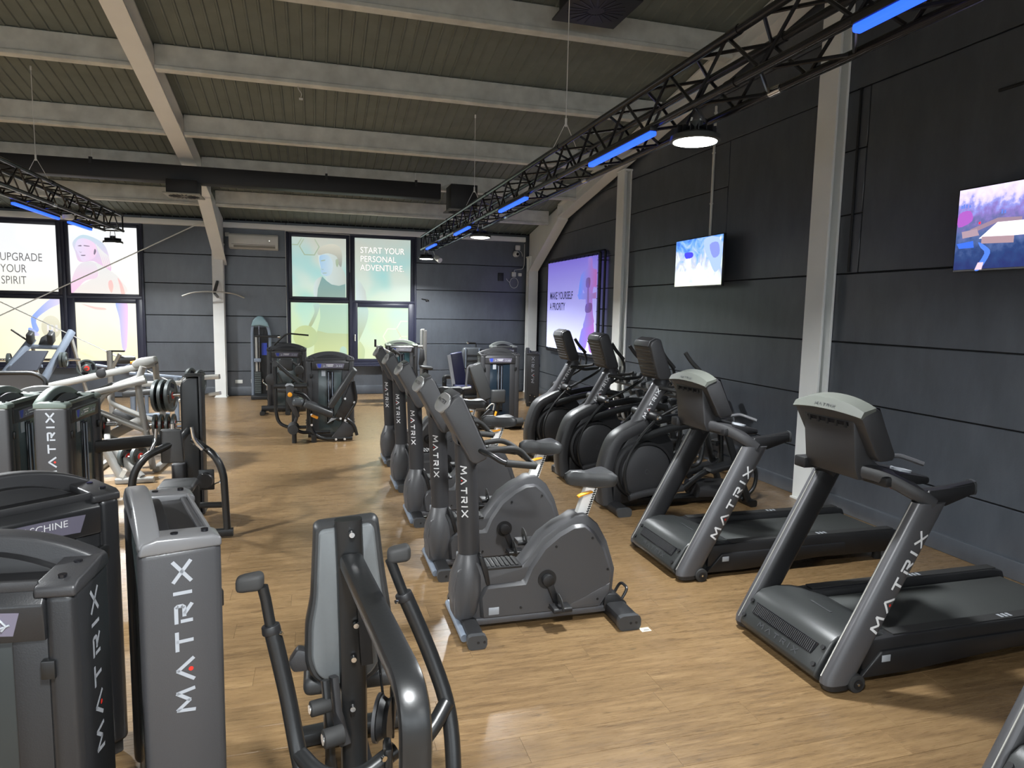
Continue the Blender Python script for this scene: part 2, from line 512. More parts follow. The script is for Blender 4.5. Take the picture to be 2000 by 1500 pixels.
BANW={'body':[(12.93,3.16),(12.71,3.15),(12.67,2.96),(12.39,2.88),(12.37,2.57),(12.6,2.58),(12.64,2.35),(12.59,2.04),(12.54,1.86),(13.09,1.77),(12.96,2.04),(13.02,2.4),(13.16,2.54),(13.18,2.38),(13.41,2.38),(13.28,2.84),(12.94,2.96)],'legs':[(13.09,1.77),(12.54,1.86),(12.56,1.32),(12.74,1.31),(12.82,1.54),(12.96,1.32),(13.32,1.31),(13.24,1.59)],'arm':[(13.45,2.45),(13.02,2.47),(12.65,2.46),(12.36,2.48),(12.35,2.37),(12.76,2.35),(13.27,2.35)]}
BANTXT=[(15.18,2.38),(13.71,2.36),(15.19,2.54),(15.16,2.15),(14.2,2.15)]
BANDB=[(12.86,2.73),(12.81,2.16),(13.06,2.16)]
# ------------------------------------------------------------------ room shell
XL, XR, YF, YB = -10.0, 5.45, -6.0, 16.75
def zr(y):                       # underside of the rafters
    return 6.777 - 0.184 * y if y > 3 else 6.777 - 0.184 * 3 - 0.184 * (3 - y)
def zd(y):                       # underside of the roof deck
    return zr(y) + 0.30

# floor: slab with vinyl planks on it
floor = struct(part('floor', S().bb(XL, XR + .1, YF, YB + .1, -0.15, -0.008), SUBF))
PW, PL, GAP = 0.2, 1.25, 0.0009
rest = S()
def plank_solid(s, x0, x1, y0):
    a, b, c, d = x0 + GAP / 2, x1 - GAP / 2, y0 + GAP / 2, y0 + PW - GAP / 2
    e = 0.0007
    s.add([(a, c, -.008), (b, c, -.008), (b, d, -.008), (a, d, -.008), (a, c, -e), (b, c, -e), (b, d, -e), (a, d, -e), (a + e, c + e, 0), (b - e, c + e, 0), (b - e, d - e, 0), (a + e, d - e, 0)],
          [(0, 1, 5, 4), (1, 2, 6, 5), (2, 3, 7, 6), (3, 0, 4, 7), (4, 5, 9, 8), (5, 6, 10, 9), (6, 7, 11, 10), (7, 4, 8, 11), (8, 9, 10, 11)])
nrow = int((YB - YF) / PW)
count = 0
for i in range(nrow):
    y0 = YF + i * PW
    x = XL - random.uniform(0, PL)
    while x < XR:
        x0, x1 = max(x, XL), min(x + PL, XR)
        x += PL
        if x1 - x0 < 0.02:
            continue
        ym = y0 + PW / 2
        near = 1.1 < ym < 8.6 and x1 > -0.55 * ym - 0.1 and x0 < 1.25 * ym + 0.4 and count < 300
        if near:
            s = S(); plank_solid(s, x0, x1, y0)
            part('plank', s, WOOD, floor)
            count += 1
        else:
            plank_solid(rest, x0, x1, y0)
part('plank_field', rest, WOOD, floor, kind='stuff')

def clip_top(poly, f):
    """keep the part of a (y, z) polygon that lies below z = f(y)"""
    out = []
    n = len(poly)
    for i in range(n):
        a, b = poly[i], poly[(i + 1) % n]
        da, db = f(a[0]) - a[1], f(b[0]) - b[1]
        if da >= 0:
            out.append(a)
        if (da >= 0) != (db >= 0):
            t = da / (da - db)
            out.append((a[0] + (b[0] - a[0]) * t, a[1] + (b[1] - a[1]) * t))
    return out

gable = [(YF, -.1), (YB + .1, -.1), (YB + .1, zd(YB + .1) + .05), (3, zd(3) + .05), (YF, zd(YF) + .05)]
wall_right = struct(part('wall_right', S().prism(gable, 0, XR + .02, XR + .12), JOINT))
wall_left = struct(part('wall_left', S().prism(gable, 0, XL - .1, XL), WALL))
# unseen front wall behind the viewer; its openings are added to let in fill daylight
fw = S().bb(XL, XR + .1, YF - .1, YF, -.1, .9).bb(XL, XR + .1, YF - .1, YF, 3.3, zd(YF))
for k in range(6):
    xx = XL + (XR - XL) * k / 5
    fw.bb(xx - .25, xx + .25, YF - .1, YF, .9, 3.3)
wall_front = struct(part('wall_front', fw, WALL))
for k in range(5):
    xa, xb = XL + (XR - XL) * k / 5 + .25, XL + (XR - XL) * (k + 1) / 5 - .25
    fill_window = sempty('window_%d' % (k + 3))  # added window out of view, a frame around a fill-light opening
    f = S().bb(xa, xb, YF - .08, YF - .02, .9, .97).bb(xa, xb, YF - .08, YF - .02, 3.23, 3.3).bb((xa + xb) / 2 - .03, (xa + xb) / 2 + .03, YF - .08, YF - .02, .97, 3.23)
    part('window_frame', f, FRAME, fill_window)
    pl = bpy.data.lights.new('portal', 'AREA'); pl.shape = 'RECTANGLE'; pl.size = xb - xa; pl.size_y = 2.3; pl.cycles.is_portal = True
    po = bpy.data.objects.new('daylight_portal', pl); link(po, fill_window); po.location = ((xa + xb) / 2, YF - .12, 2.1); po.rotation_euler = (PI / 2, 0, PI)
apron = struct(part('trim_1', S().bb(XL - 8, XR + 8, YF - 14, YF - .2, -.2, -.1), mat('outside_paving', (.25, .25, .24), .8)))
wall_back = struct(part('wall_back', S().bb(XL, XR + .1, YB + .04, YB + .14, -.1, zd(YB) + .06), JOINT))
ROWS = [0.0, 0.56, 1.2, 1.825, 2.555, 3.175, 3.84, 4.45, 5.1, 5.75, 6.6]
G = 0.007
def wpanel_right(y0, y1, z0, z1):
    p = clip_top([(y0 + G, z0 + G), (y1 - G, z0 + G), (y1 - G, z1 - G), (y0 + G, z1 - G)], lambda y: zd(y) - .01)
    if len(p) >= 3:
        part('wall_panel', S().prism(p, 0, XR, XR + .022), WALL, wall_right, bev=.004, seg=1)
for a, b in zip(ROWS, ROWS[1:]):
    big = 2.5 < a < 4.4
    wpanel_right(11.43, YB + .03, a, b)
    wpanel_right(8.35 if big else 6.27, 11.43, a, b)
    wpanel_right(5.9 if big else 1.1, 6.27, a, b)
    if not big:
        wpanel_right(-4.0, 1.1, a, b)
for y0, y1 in ((6.27, 8.35), (1.1, 5.9), (-4.0, 1.1)):
    wpanel_right(y0, y1, 2.555, 4.45)
def wpanel_back(x0, x1, z0, z1):
    part('wall_panel', S().bb(x0 + G, x1 - G, YB, YB + .042, z0 + G, z1 - G), WALL, wall_back, bev=.004, seg=1)
BR = [0.0, 0.56, 1.22, 1.83, 2.54, 3.19, 3.99]
for x0, x1 in ((-3.65, -2.09), (-2.09, -.64), (2.35, 5.44), (-9.9, -6.75)):
    for a, b in zip(BR, BR[1:]):
        wpanel_back(x0, x1, a, b)
for x0, x1 in ((-6.75, -3.65), (-.64, 2.35)):
    wpanel_back(x0, x1, 0.0, 0.70)
    wpanel_back(x0, x1, 3.80, 3.99)
bbk = struct(part('baseboard_back', S().bb(-3.6, 5.43, YB - .03, YB, 0, .2), WALL, bev=.005))
bbr = struct(part('baseboard_right', S().bb(XR - .035, XR, -4, 16.7, 0, .16), WALL, bev=.008))

# roof: corrugated deck with purlins and rafters below it
rib = S()
prof = []
x = XL
while x < XR + .05:
    prof += [(x, 0), (x + .115, 0), (x + .125, .018), (x + .142, .018), (x + .152, 0)]
    x += .152
for ya, yb in ((3.0, YB + .1), (YF, 3.0)):
    n = len(prof)
    vs = [(p[0], y, zd(y) + .03 - p[1]) for y in (ya, yb) for p in prof] + [(p[0], y, zd(y) + .12) for y in (ya, yb) for p in (prof[0], prof[-1])]
    fs = [(i, i + 1, n + i + 1, n + i) for i in range(n - 1)]
    fs += [(2 * n, 2 * n + 1, 2 * n + 3, 2 * n + 2)]
    rib.add(vs, fs)
ceiling = struct(part('ceiling', rib, DECK))
PY = [14.97, 13.3, 11.7, 9.78, 7.97, 6.15, 4.3, 1.6, -0.4, -2.4]
for y in PY:
    for x0, x1 in ((-9.9, -2.16), (-1.9, 5.12)):
        z = zr(y) + .015
        q = S()
        q.bb(x0, x1, y - .055, y + .055, z + .05, z + .31)
        q.bb(x0, x1, y - .075, y + .075, z, z + .055)
        part('purlin', q, CONC, ceiling, bev=.008, seg=1)
def ibeam_rafter(x, w, h, y0, y1, z):
    s = S()
    def strip(a, b, x0, x1):
        s.prism([(y0, z(y0) + a), (y1, z(y1) + a), (y1, z(y1) + b), (y0, z(y0) + b)], 0, x0, x1)
    strip(0, .03, x - w / 2, x + w / 2); strip(h - .03, h, x - w / 2, x + w / 2); strip(.03, h - .03, x - .012, x + .012)
    return s
for xf in (-2.03, 5.26):
    part('rafter', ibeam_rafter(xf, .24, .30, 3.0, 14.4, zr), STEELW, ceiling)
    part('rafter', ibeam_rafter(xf, .24, .30, YF + .1, 3.0, zr), STEELW, ceiling)
    hp = [(16.62, 3.0), (14.4, zr(14.4)), (14.4, zr(14.4) + .28), (16.62, zr(16.62) + .28)]
    s = S().prism(hp, 0, xf - .06, xf + .06)
    s.prism([(16.62, 3.0), (16.62, 2.965), (14.38, zr(14.38) - .035), (14.38, zr(14.38))], 0, xf - .12, xf + .12)
    s.bb(xf - .12, xf + .12, 14.37, 14.42, zr(14.4), zr(14.4) + .26)
    part('haunch', s, STEELW, ceiling)
# eave rail along the back wall
part('eave_rail', S().bb(-9.9, 5.1, 16.60, 16.72, 3.80, 3.92), STEELW, ceiling, bev=.01)

def hcol(name, label, x, y, wx, wy, z1, front):
    """H-section column; front 'x' = wide flanges face +-x, 'y' = wide flanges face +-y"""
    t = thing(name, label, 'column', (x, y, 0))
    s = S()
    if front == 'x':
        s.bb(-wx / 2, -wx / 2 + .03, -wy / 2, wy / 2, 0, z1); s.bb(wx / 2 - .03, wx / 2, -wy / 2, wy / 2, 0, z1); s.bb(-wx / 2 + .03, wx / 2 - .03, -.02, .02, 0, z1)
    else:
        s.bb(-wx / 2, wx / 2, -wy / 2, -wy / 2 + .03, 0, z1); s.bb(-wx / 2, wx / 2, wy / 2 - .03, wy / 2, 0, z1); s.bb(-.02, .02, -wy / 2 + .03, wy / 2 - .03, 0, z1)
    part('column_shaft', s, STEELW, t, bev=.004, seg=1)
    part('base_plate', S().bb(-wx / 2 - .015, wx / 2 + .015, -wy / 2 - .015, wy / 2 + .015, 0, .02), STEELW, t)
    part('cap_plate', S().bb(-wx / 2 - .01, wx / 2 + .01, -wy / 2 - .01, wy / 2 + .01, z1 - .03, z1), STEELW, t)
    return t
colA = hcol('steel_column', 'grey steel column at the back wall carrying a pull-up bar', -2.08, 16.52, .23, .24, 3.44, 'y')
hcol('steel_column', 'grey steel column in the far right corner beside the cameras', 5.26, 16.52, .24, .24, 3.44, 'y')
hcol('steel_column', 'grey steel column right of the fitness banner on the side wall', 5.37, 11.5, .15, .30, zr(11.5) - .03, 'x')
hcol('steel_column', 'tall grey steel column between the two wall televisions', 5.37, 6.34, .15, .29, zr(6.34) - .03, 'x')

# cross-bracing rods in the left bay
br = thing('brace_rod', 'thin steel bracing rod rising right to the column head', 'rod', (-2.4, 16.45, 3.86))
part('rod', S().tube([(0, 0, 0), (-7.4, .0, -4.0)], .012, 6), STEELW, br)
br = thing('brace_rod', 'thin steel bracing rod falling right towards the bench machines', 'rod', (-2.5, 16.40, .05))
part('rod', S().tube([(0, 0, 0), (-7.0, 0, 3.75)], .012, 6), STEELW, br)
part('turnbuckle', S().tube([(-1.55, 0, .83), (-1.85, 0, .99)], .022, 8), STEELW, br)

# ------------------------------------------------------------------ windows with backlit printed film
def film(name, kind):
    m = bpy.data.materials.new(name); m.use_nodes = True
    nt = m.node_tree; L = nt.links.new
    b = nt.nodes['Principled BSDF']
    b.inputs['Base Color'].default_value = (.12, .12, .12, 1); b.inputs['Roughness'].default_value = .35
    geo = nd(nt, 'ShaderNodeNewGeometry')
    sep = nd(nt, 'ShaderNodeSeparateXYZ'); L(geo.outputs['Position'], sep.inputs[0])
    mz = nd(nt, 'ShaderNodeMapRange'); mz.inputs[1].default_value = .8; mz.inputs[2].default_value = 3.7; L(sep.outputs[2], mz.inputs[0])
    nz = nd(nt, 'ShaderNodeTexNoise'); nz.inputs['Scale'].default_value = 1.1; nz.inputs['Detail'].default_value = 1.5; L(geo.outputs['Position'], nz.inputs['Vector'])
    r1 = nd(nt, 'ShaderNodeValToRGB'); r2 = nd(nt, 'ShaderNodeValToRGB')
    def setr(r, cols):
        e = r.color_ramp.elements
        e[0].position, e[0].color = cols[0][0], (*s2l(*cols[0][1]), 1)
        e[1].position, e[1].color = cols[-1][0], (*s2l(*cols[-1][1]), 1)
        for p, c in cols[1:-1]:
            k = e.new(p); k.color = (*s2l(*c), 1)
    if kind == 'man':
        setr(r1, [(0, (226, 240, 170)), (.35, (214, 243, 196)), (.62, (222, 240, 226)), (1, (206, 208, 196))])
        setr(r2, [(0, (232, 244, 190)), (.4, (196, 240, 216)), (.7, (164, 224, 222)), (1, (196, 214, 206))])
        lo, hi = .42, .62
    else:
        setr(r1, [(0, (250, 240, 205)), (.4, (243, 240, 226)), (.65, (240, 240, 240)), (1, (235, 238, 241))])
        setr(r2, [(0, (255, 243, 190)), (.4, (246, 243, 225)), (1, (246, 248, 250))])
        lo, hi = .4, .6
    L(mz.outputs[0], r1.inputs['Fac']); L(mz.outputs[0], r2.inputs['Fac'])
    f = nd(nt, 'ShaderNodeMapRange'); f.interpolation_type = 'SMOOTHSTEP'; f.inputs[1].default_value = lo; f.inputs[2].default_value = hi; L(nz.outputs['Fac'], f.inputs[0])
    mx = nd(nt, 'ShaderNodeMix', data_type='RGBA'); L(f.outputs[0], mx.inputs[0]); L(r1.outputs[0], mx.inputs[6]); L(r2.outputs[0], mx.inputs[7])
    L(mx.outputs[2], b.inputs['Emission Color']); b.inputs['Emission Strength'].default_value = WIN_E * (.76 if kind == 'man' else 1)
    return m
def film_ink(name, c0, c1, ax='z', a=0.8, b_=3.6):
    """ink on the backlit film, blending between two print colours"""
    m = bpy.data.materials.new(name); m.use_nodes = True
    nt = m.node_tree; L = nt.links.new
    b = nt.nodes['Principled BSDF']; b.inputs['Base Color'].default_value = (.12, .12, .12, 1)
    tc = nd(nt, 'ShaderNodeTexCoord'); sep = nd(nt, 'ShaderNodeSeparateXYZ'); L(tc.outputs['Generated'], sep.inputs[0])
    mx = nd(nt, 'ShaderNodeMix', data_type='RGBA')
    mx.inputs[6].default_value = (*s2l(*c0), 1); mx.inputs[7].default_value = (*s2l(*c1), 1)
    L(sep.outputs['xyz'.index(ax)], mx.inputs[0])
    L(mx.outputs[2], b.inputs['Emission Color']); b.inputs['Emission Strength'].default_value = WIN_E * (1 if name.startswith('ink_w') else .76)
    return m
FM, FW = film('backlit_film_green', 'man'), film('backlit_film_white', 'woman')

def sash(win, x0, x1, z0, z1, px0, px1, pz0, pz1, fm, y=16.76):
    s = S()
    s.bb(x0, px0, y - .07, y + .02, z0, z1); s.bb(px1, x1, y - .07, y + .02, z0, z1)
    s.bb(px0, px1, y - .07, y + .02, z0, pz0); s.bb(px0, px1, y - .07, y + .02, pz1, z1)
    part('window_sash', s, FRAME, win, bev=.006)
    pn = part('pane', S().bb(px0 - .005, px1 + .005, y - .03, y - .005, pz0 - .005, pz1 + .005), fm, win)
    return pn
def wframe(name, x0, x1, z0, z1, xm, zm):
    w = sempty(name)
    s = S(); y0, y1 = 16.66, 16.78
    s.bb(x0 - .05, x0, y0, y1, z0 - .05, z1 + .05); s.bb(x1, x1 + .05, y0, y1, z0 - .05, z1 + .05)
    s.bb(x0, x1, y0, y1, z0 - .05, z0); s.bb(x0, x1, y0, y1, z1, z1 + .05)
    s.bb(xm - .035, xm + .035, y0, y1, z0, z1); s.bb(x0, x1, y0 + .02, y1, zm - .03, zm + .03)
    part('window_frame', s, FRAME, w, bev=.006)
    part('window_sill', S().bb(x0 - .08, x1 + .08, 16.60, 16.75, z0 - .085, z0 - .05), FRAME, w, bev=.006)
    return w
YP = 16.728
def decal(pn, name, pts, m, lay=1, smooth=True):
    P = [(p[0], 0, p[1]) for p in pts]
    if smooth:
        P = spline(P, 4)
    y = YP - .0015 * lay
    part(name, S().add([(p[0], y, p[2]) for p in P], [tuple(range(len(P)))]), m, pn)
def hexline(pn, c, r, m, lay=1, w=.014, clip=None, a0=0.0):
    s = S(); y = YP - .0015 * lay
    pt = lambda rr, k: (c[0] + rr * math.cos(a0 + k * PI / 3), c[1] + rr * math.sin(a0 + k * PI / 3))
    for j in range(72):
        k, f0, f1 = j // 12, (j % 12) / 12, (j % 12 + 1) / 12
        q = [tuple(pt(rr, k)[i] * (1 - f) + pt(rr, k + 1)[i] * f for i in (0, 1)) for rr, f in ((r - w, f0), (r + w, f0), (r + w, f1), (r - w, f1))]
        if clip and any(not (clip[0] < p[0] < clip[1] and clip[2] < p[1] < clip[3]) for p in q):
            continue
        s.add([(p[0], y, p[1]) for p in q], [(0, 1, 2, 3)])
    if s.f:
        part('hexagon_outline', s, m, pn)
def zmap(x0, z0, lay=1, sx=1.0):
    y = YP - .0015 * lay
    return lambda u, v: (x0 + u * sx, y, z0 + v)

w2 = wframe('window_2', -.60, 2.31, .76, 3.76, .80, 2.22)
pUL = sash(w2, -.60, .765, 2.25, 3.76, -.52, .70, 2.31, 3.68, FM)
pUR = sash(w2, .835, 2.31, 2.19, 3.76, .90, 2.22, 2.23, 3.72, FM)
pLL = sash(w2, -.60, .765, .76, 2.19, -.56, .74, .82, 2.17, FM)
pLR = sash(w2, .835, 2.31, .76, 2.19, .96, 2.17, .85, 2.09, FM)
part('handle', S().bb(.885, .91, 16.66, 16.69, 1.28, 1.44).bb(.885, .91, 16.64, 16.67, 1.40, 1.43), WHITEP, w2, bev=.004)
# blind cord at the left edge of the window
part('guide_wire', S().tube([(-.655, 16.64, 3.79), (-.645, 16.64, .75)], .006, 5), WHITEP, w2)
part('guide_wire', S().tube([(-.655, 16.64, 3.79), (.78, 16.64, 3.77), (.78, 16.64, 2.9)], .006, 5), WHITEP, w2)
INK = {'skin': film_ink('ink_skin', (222, 240, 240), (205, 215, 205), 'x'), 'hair': film_ink('ink_hair', (160, 168, 160), (226, 224, 206), 'z'),
       'tank': film_ink('ink_tank', (150, 180, 168), (132, 176, 176), 'z'), 'arm': film_ink('ink_arm', (178, 190, 130), (190, 224, 216), 'z'),
       'torso': film_ink('ink_torso', (190, 222, 180), (182, 220, 200), 'z'), 'pants': film_ink('ink_pants', (212, 226, 150), (186, 206, 150), 'z'),
       'plate': film_ink('ink_plate', (206, 222, 150), (190, 212, 150), 'x'), 'line': film_ink('ink_line', (170, 190, 160), (180, 196, 170)),
       'pale': film_ink('ink_pale_line', (246, 248, 214), (244, 246, 225)), 'face': film_ink('ink_face_shadow', (172, 212, 244), (214, 234, 240), 'x')}
decal(pUL, 'printed_arm', MAN['arm'], INK['skin'], 1)
decal(pUL, 'printed_head', MAN['skin_head'], INK['skin'], 2)
decal(pUL, 'printed_face_shadow', [(.10, 3.26), (.30, 3.28), (.40, 3.10), (.36, 2.86), (.24, 2.80), (.14, 2.86), (.12, 3.0)], INK['face'], 3)
decal(pUL, 'printed_hair', MAN['hair'], INK['hair'], 4)
decal(pUL, 'printed_tank_top', MAN['tank'], INK['tank'], 4, False)
for pts in ([(.13, 3.16), (.22, 3.18), (.21, 3.155), (.13, 3.14)], [(.125, 2.97), (.17, 2.955), (.19, 2.975), (.17, 2.94)], [(.17, 2.875), (.25, 2.88), (.25, 2.865), (.17, 2.86)], [(.46, 3.18), (.51, 3.2), (.53, 3.12), (.50, 3.02), (.47, 3.06)]):
    decal(pUL, 'printed_face_line', pts, INK['line'], 5)
decal(pUR, 'printed_shoulder', [p if p[1] > 2.24 else (p[0], 2.24) for p in MAN['shoulder']], INK['skin'], 1, False)
decal(pLL, 'printed_torso', MAN['torso'], INK['torso'], 1, False)
decal(pLL, 'printed_trousers', MAN['pants'], INK['pants'], 2, False)
decal(pLL, 'printed_forearm', MAN['forearm'], INK['arm'], 2)
decal(pLL, 'printed_weight_plate', [(-.24 + .275 * math.cos(t * PI / 12), 1.37 + .27 * math.sin(t * PI / 12)) for t in range(24)], INK['plate'], 3, False)
decal(pLL, 'printed_plate_hub', [(-.22 + .07 * math.cos(t * PI / 6), 1.37 + .07 * math.sin(t * PI / 6)) for t in range(12)], INK['pants'], 4, False)
decal(pLL, 'printed_knee_plate', [(.62 + .09 * math.cos(t * PI / 8), 1.0 + .15 * math.sin(t * PI / 8)) for t in range(16)], INK['torso'], 3, False)
decal(pLR, 'printed_forearm', MAN['arm2'], INK['arm'], 1)
decal(pLR, 'printed_weight_plate', MAN['plate2'], INK['plate'], 2)
hexline(pUL, (-.13, 3.47), .22, INK['line'], 1, clip=(-.52, .70, 2.31, 3.67))
hexline(pUL, (-.50, 3.69), .22, INK['line'], 1, clip=(-.52, .70, 2.31, 3.67))
hexline(pLR, (1.78, 1.39), .215, INK['pale'], 1, clip=(.97, 2.16, .86, 2.08))
hexline(pLR, (2.10, 1.58), .215, INK['pale'], 1, clip=(.97, 2.16, .86, 2.08))
OUTL = film_ink('ink_outline', (150, 158, 140), (150, 158, 140)); TXW = film_ink('ink_white', (252, 252, 246), (252, 252, 246))
for i, ln in enumerate(('START YOUR', 'PERSONAL', 'ADVENTURE.')):
    text(ln, .205, OUTL, pUR, zmap(1.025, 3.372 - .205 * i, 1, .86), bold=.0085)
    text(ln, .205, TXW, pUR, zmap(1.025, 3.372 - .205 * i, 2, .86), bold=.003)

w1 = wframe('window_1', -6.72, -3.67, .74, 3.77, -5.15, 2.19)
qUL = sash(w1, -6.72, -5.185, 2.22, 3.77, -6.62, -5.27, 2.29, 3.68, FW)
qUR = sash(w1, -5.115, -3.67, 2.22, 3.77, -5.04, -3.73, 2.27, 3.70, FW)
qLL = sash(w1, -6.72, -5.185, .74, 2.16, -6.66, -5.26, .79, 2.13, FW)
qLR = sash(w1, -5.115, -3.67, .74, 2.16, -4.98, -3.80, .81, 2.07, FW)
part('handle', S().bb(-5.07, -5.045, 16.66, 16.69, 1.25, 1.41).bb(-5.07, -5.045, 16.64, 16.67, 1.37, 1.40), WHITEP, w1, bev=.004)
WI = {'hair': film_ink('ink_w_hair', (236, 190, 226), (190, 216, 228), 'z'), 'face': film_ink('ink_w_face', (222, 216, 240), (238, 205, 232), 'x'),
      'arm': film_ink('ink_w_arm', (245, 195, 228), (222, 222, 226), 'z'), 'back': film_ink('ink_w_back', (236, 228, 222), (226, 228, 228), 'z'),
      'patch': film_ink('ink_w_patch', (246, 200, 190), (244, 190, 190)), 'low': film_ink('ink_w_low', (150, 180, 250), (240, 190, 225), 'x'),
      'left': film_ink('ink_w_left', (120, 160, 245), (225, 215, 245), 'x'), 'plate': film_ink('ink_w_plate', (205, 200, 170), (225, 222, 200), 'z'),
      'line': film_ink('ink_w_line', (120, 108, 130), (130, 118, 140)), 'txt': film_ink('ink_w_txt', (88, 88, 90), (88, 88, 90))}
decal(qUR, 'printed_hair', WOMAN['hair'], WI['hair'], 1)
decal(qUR, 'printed_top', WOMAN['back'], WI['back'], 2)
decal(qUR, 'printed_arm', WOMAN['arm'], WI['arm'], 3)
decal(qUR, 'printed_arm', WOMAN['arm_right'], WI['patch'], 3)
decal(qUR, 'printed_face', WOMAN['face'], WI['face'], 4)
decal(qUR, 'printed_patch', WOMAN['patch'], WI['patch'], 4)
for pts in ([(-4.88, 3.27), (-4.82, 3.29), (-4.80, 3.27), (-4.83, 3.262)], [(-4.76, 3.29), (-4.66, 3.28), (-4.66, 3.265), (-4.75, 3.27)], [(-4.86, 3.17), (-4.83, 3.14), (-4.80, 3.15), (-4.83, 3.13)], [(-4.82, 3.08), (-4.74, 3.085), (-4.75, 3.065), (-4.81, 3.062)], [(-4.56, 3.22), (-4.53, 3.18), (-4.56, 3.10), (-4.58, 3.12)]):
    decal(qUR, 'printed_face_line', pts, WI['line'], 5)
for k in range(5):
    x = -4.45 + .035 * k
    decal(qUR, 'printed_hair_strand', [(x - .08, 3.30 - .04 * k), (x, 3.05), (x + .05, 2.84), (x + .065, 2.84), (x + .02, 3.06), (x - .06, 3.30 - .04 * k)], WI['back'], 5)
decal(qLR, 'printed_arm', WOMAN['arm_low'], WI['low'], 1)
decal(qLR, 'printed_waist_shadow', [(-4.85, 2.04), (-4.6, 1.98), (-4.42, 1.96), (-4.40, 1.92), (-4.6, 1.93), (-4.82, 2.02)], WI['patch'], 1)
decal(qLL, 'printed_arm', WOMAN['arm_left'], WI['left'], 1)
decal(qLL, 'printed_fingers', WOMAN['fingers'], WI['left'], 1)
decal(qLL, 'printed_dumbbell', [(-5.45 + .185 * math.cos(t * PI / 12), 1.53 + .25 * math.sin(t * PI / 12)) for t in range(24)], WI['plate'], 2, False)
for k in range(3):
    decal(qLL, 'printed_bar', [(-5.53 + .08 * k, 1.44), (-5.49 + .08 * k, 1.44), (-5.49 + .08 * k, 1.58), (-5.53 + .08 * k, 1.58)], WI['back'], 3, False)
for i, ln in enumerate(('UPGRADE', 'YOUR', 'SPIRIT')):
    text(ln, .24, WI['txt'], qUL, zmap(-6.32, 2.915 - .242 * i, 1, .72), bold=-.001)

# ------------------------------------------------------------------ lighting truss, lamps, LED bars
def make_truss(x, y0, y1, z, label):
    """square truss along y; x, z = centre of the lower chords"""
    W, Hh = .30, .28
    t = thing('lighting_truss', label, 'truss', (x, y0, z))
    L = y1 - y0
    cs = [(-W / 2, 0), (W / 2, 0), (-W / 2, Hh), (W / 2, Hh)]
    for a, b in cs:
        part('chord', S().tube([(a, 0, b), (a, L, b)], .025, 10), TRUSS, t)
    P = .33
    n = int(L / P)
    protos = {}
    k = 0
    for i in range(n):
        ya, yb = i * P, (i + 1) * P
        if i % 2:
            ya, yb = yb, ya
        for key, p, q in (('l', (-W / 2, ya, 0), (-W / 2, yb, Hh)), ('r', (W / 2, ya, 0), (W / 2, yb, Hh)), ('b', (-W / 2, ya, 0), (W / 2, yb, 0)), ('t', (-W / 2, ya, Hh), (W / 2, yb, Hh))):
            kk = key + str(i % 2)
            if kk not in protos:
                o = part('brace', S().tube([Vector(p) - Vector((0, i * P, 0)), Vector(q) - Vector((0, i * P, 0))], .0115, 6), TRUSS, t)
                protos[kk] = o
            else:
                o = protos[kk].copy(); COL.objects.link(o)
            o.location = (0, i * P, 0)
            k += 1
    for yy in (0.02, L - .02):
        s = S()
        for a, b in ((0, 1), (1, 3), (3, 2), (2, 0)):
            s.cyl((cs[a][0], yy, cs[a][1]), (cs[b][0], yy, cs[b][1]), .014, n=8)
        part('end_frame', s, TRUSS, t)
    for yy in [v for v in (2.9, 5.8, 8.7, 11.6) if v < L - .3]:
        for a, b in cs:
            part('coupler', S().cyl((a, yy - .05, b), (a, yy + .05, b), .03, n=10), CHROME if a > 0 and b == 0 else TRUSS, t)
    return t
T1 = make_truss(2.42, .6, 15.3, 3.39, 'black lighting truss with blue light bars above the cardio row')
T2 = make_truss(-3.53, 2.0, 14.15, 3.39, 'black lighting truss with blue light bars in front of the left windows')
def hang(t, y, ztop):
    """wire to a purlin with a V at the truss"""
    o = t.location
    s = S()
    yy, zt = y - o.y, ztop - o.z
    s.tube([(0, yy, zt), (0, yy, .58)], .0045, 5)
    s.tube([(0, yy, .58), (-.15, yy, .28)], .0035, 5); s.tube([(0, yy, .58), (.15, yy, .28)], .0035, 5)
    part('suspension_wire', s, STEELW, t)
    part('wire_clamp', S().cyl((0, yy, .54), (0, yy, .62), .012, n=8).cyl((0, yy, zt - .05), (0, yy, zt), .012, n=8), STEELW, t)
for y in (6.6, 10.7):
    hang(T1, y, zd(y))
hang(T2, 10.6, zd(10.6))

LENS = emit('lamp_lens', (1.0, 1.0, 0.9), 14.0)
LENSOFF = emit('lamp_lens_dim', (1.0, 1.0, 0.92), 0.35)
def high_bay(label, x, y, z, ztop, lit=True, power=None):
    t = thing('high_bay_lamp', label, 'lamp', (x, y, z), 0, None)
    part('housing', S().lathe([(.03, .13), (.045, .125), (.05, .07), (.10, .055), (.16, .03), (.165, .0), (.155, -.006), (.12, -.002)], (0, 0, 0), n=32), mat('lamp_housing_grey', (.07, .075, .07), .35, .3), t)
    s = S()
    for k in range(16):
        a = k * PI / 8
        s.box((.09 * math.cos(a), .09 * math.sin(a), .065), (.09, .006, .04), (0, 0, a))
    part('cooling_fin', s, DARK, t)
    part('lens', S().lathe([(.001, -.012), (.10, -.016), (.142, -.006), (.142, .0), (.001, .0)], (0, 0, 0), n=32), LENS if lit else LENSOFF, t)
    part('hanger', S().tube([(-.045, 0, .10), (-.03, 0, ztop - z)], .006, 6).tube([(.045, 0, .10), (.03, 0, ztop - z)], .006, 6), WHITEP, t)
    if lit:
        ld = bpy.data.lights.new('lamp_light', 'AREA')
        ld.shape = 'DISK'; ld.size = .27; ld.energy = power or LAMP_W; ld.color = (.95, .985, 1.0); ld.spread = math.radians(150)
        lo = bpy.data.objects.new('lamp_light', ld)
        link(lo, t); lo.location = (0, 0, -.022)
    return t
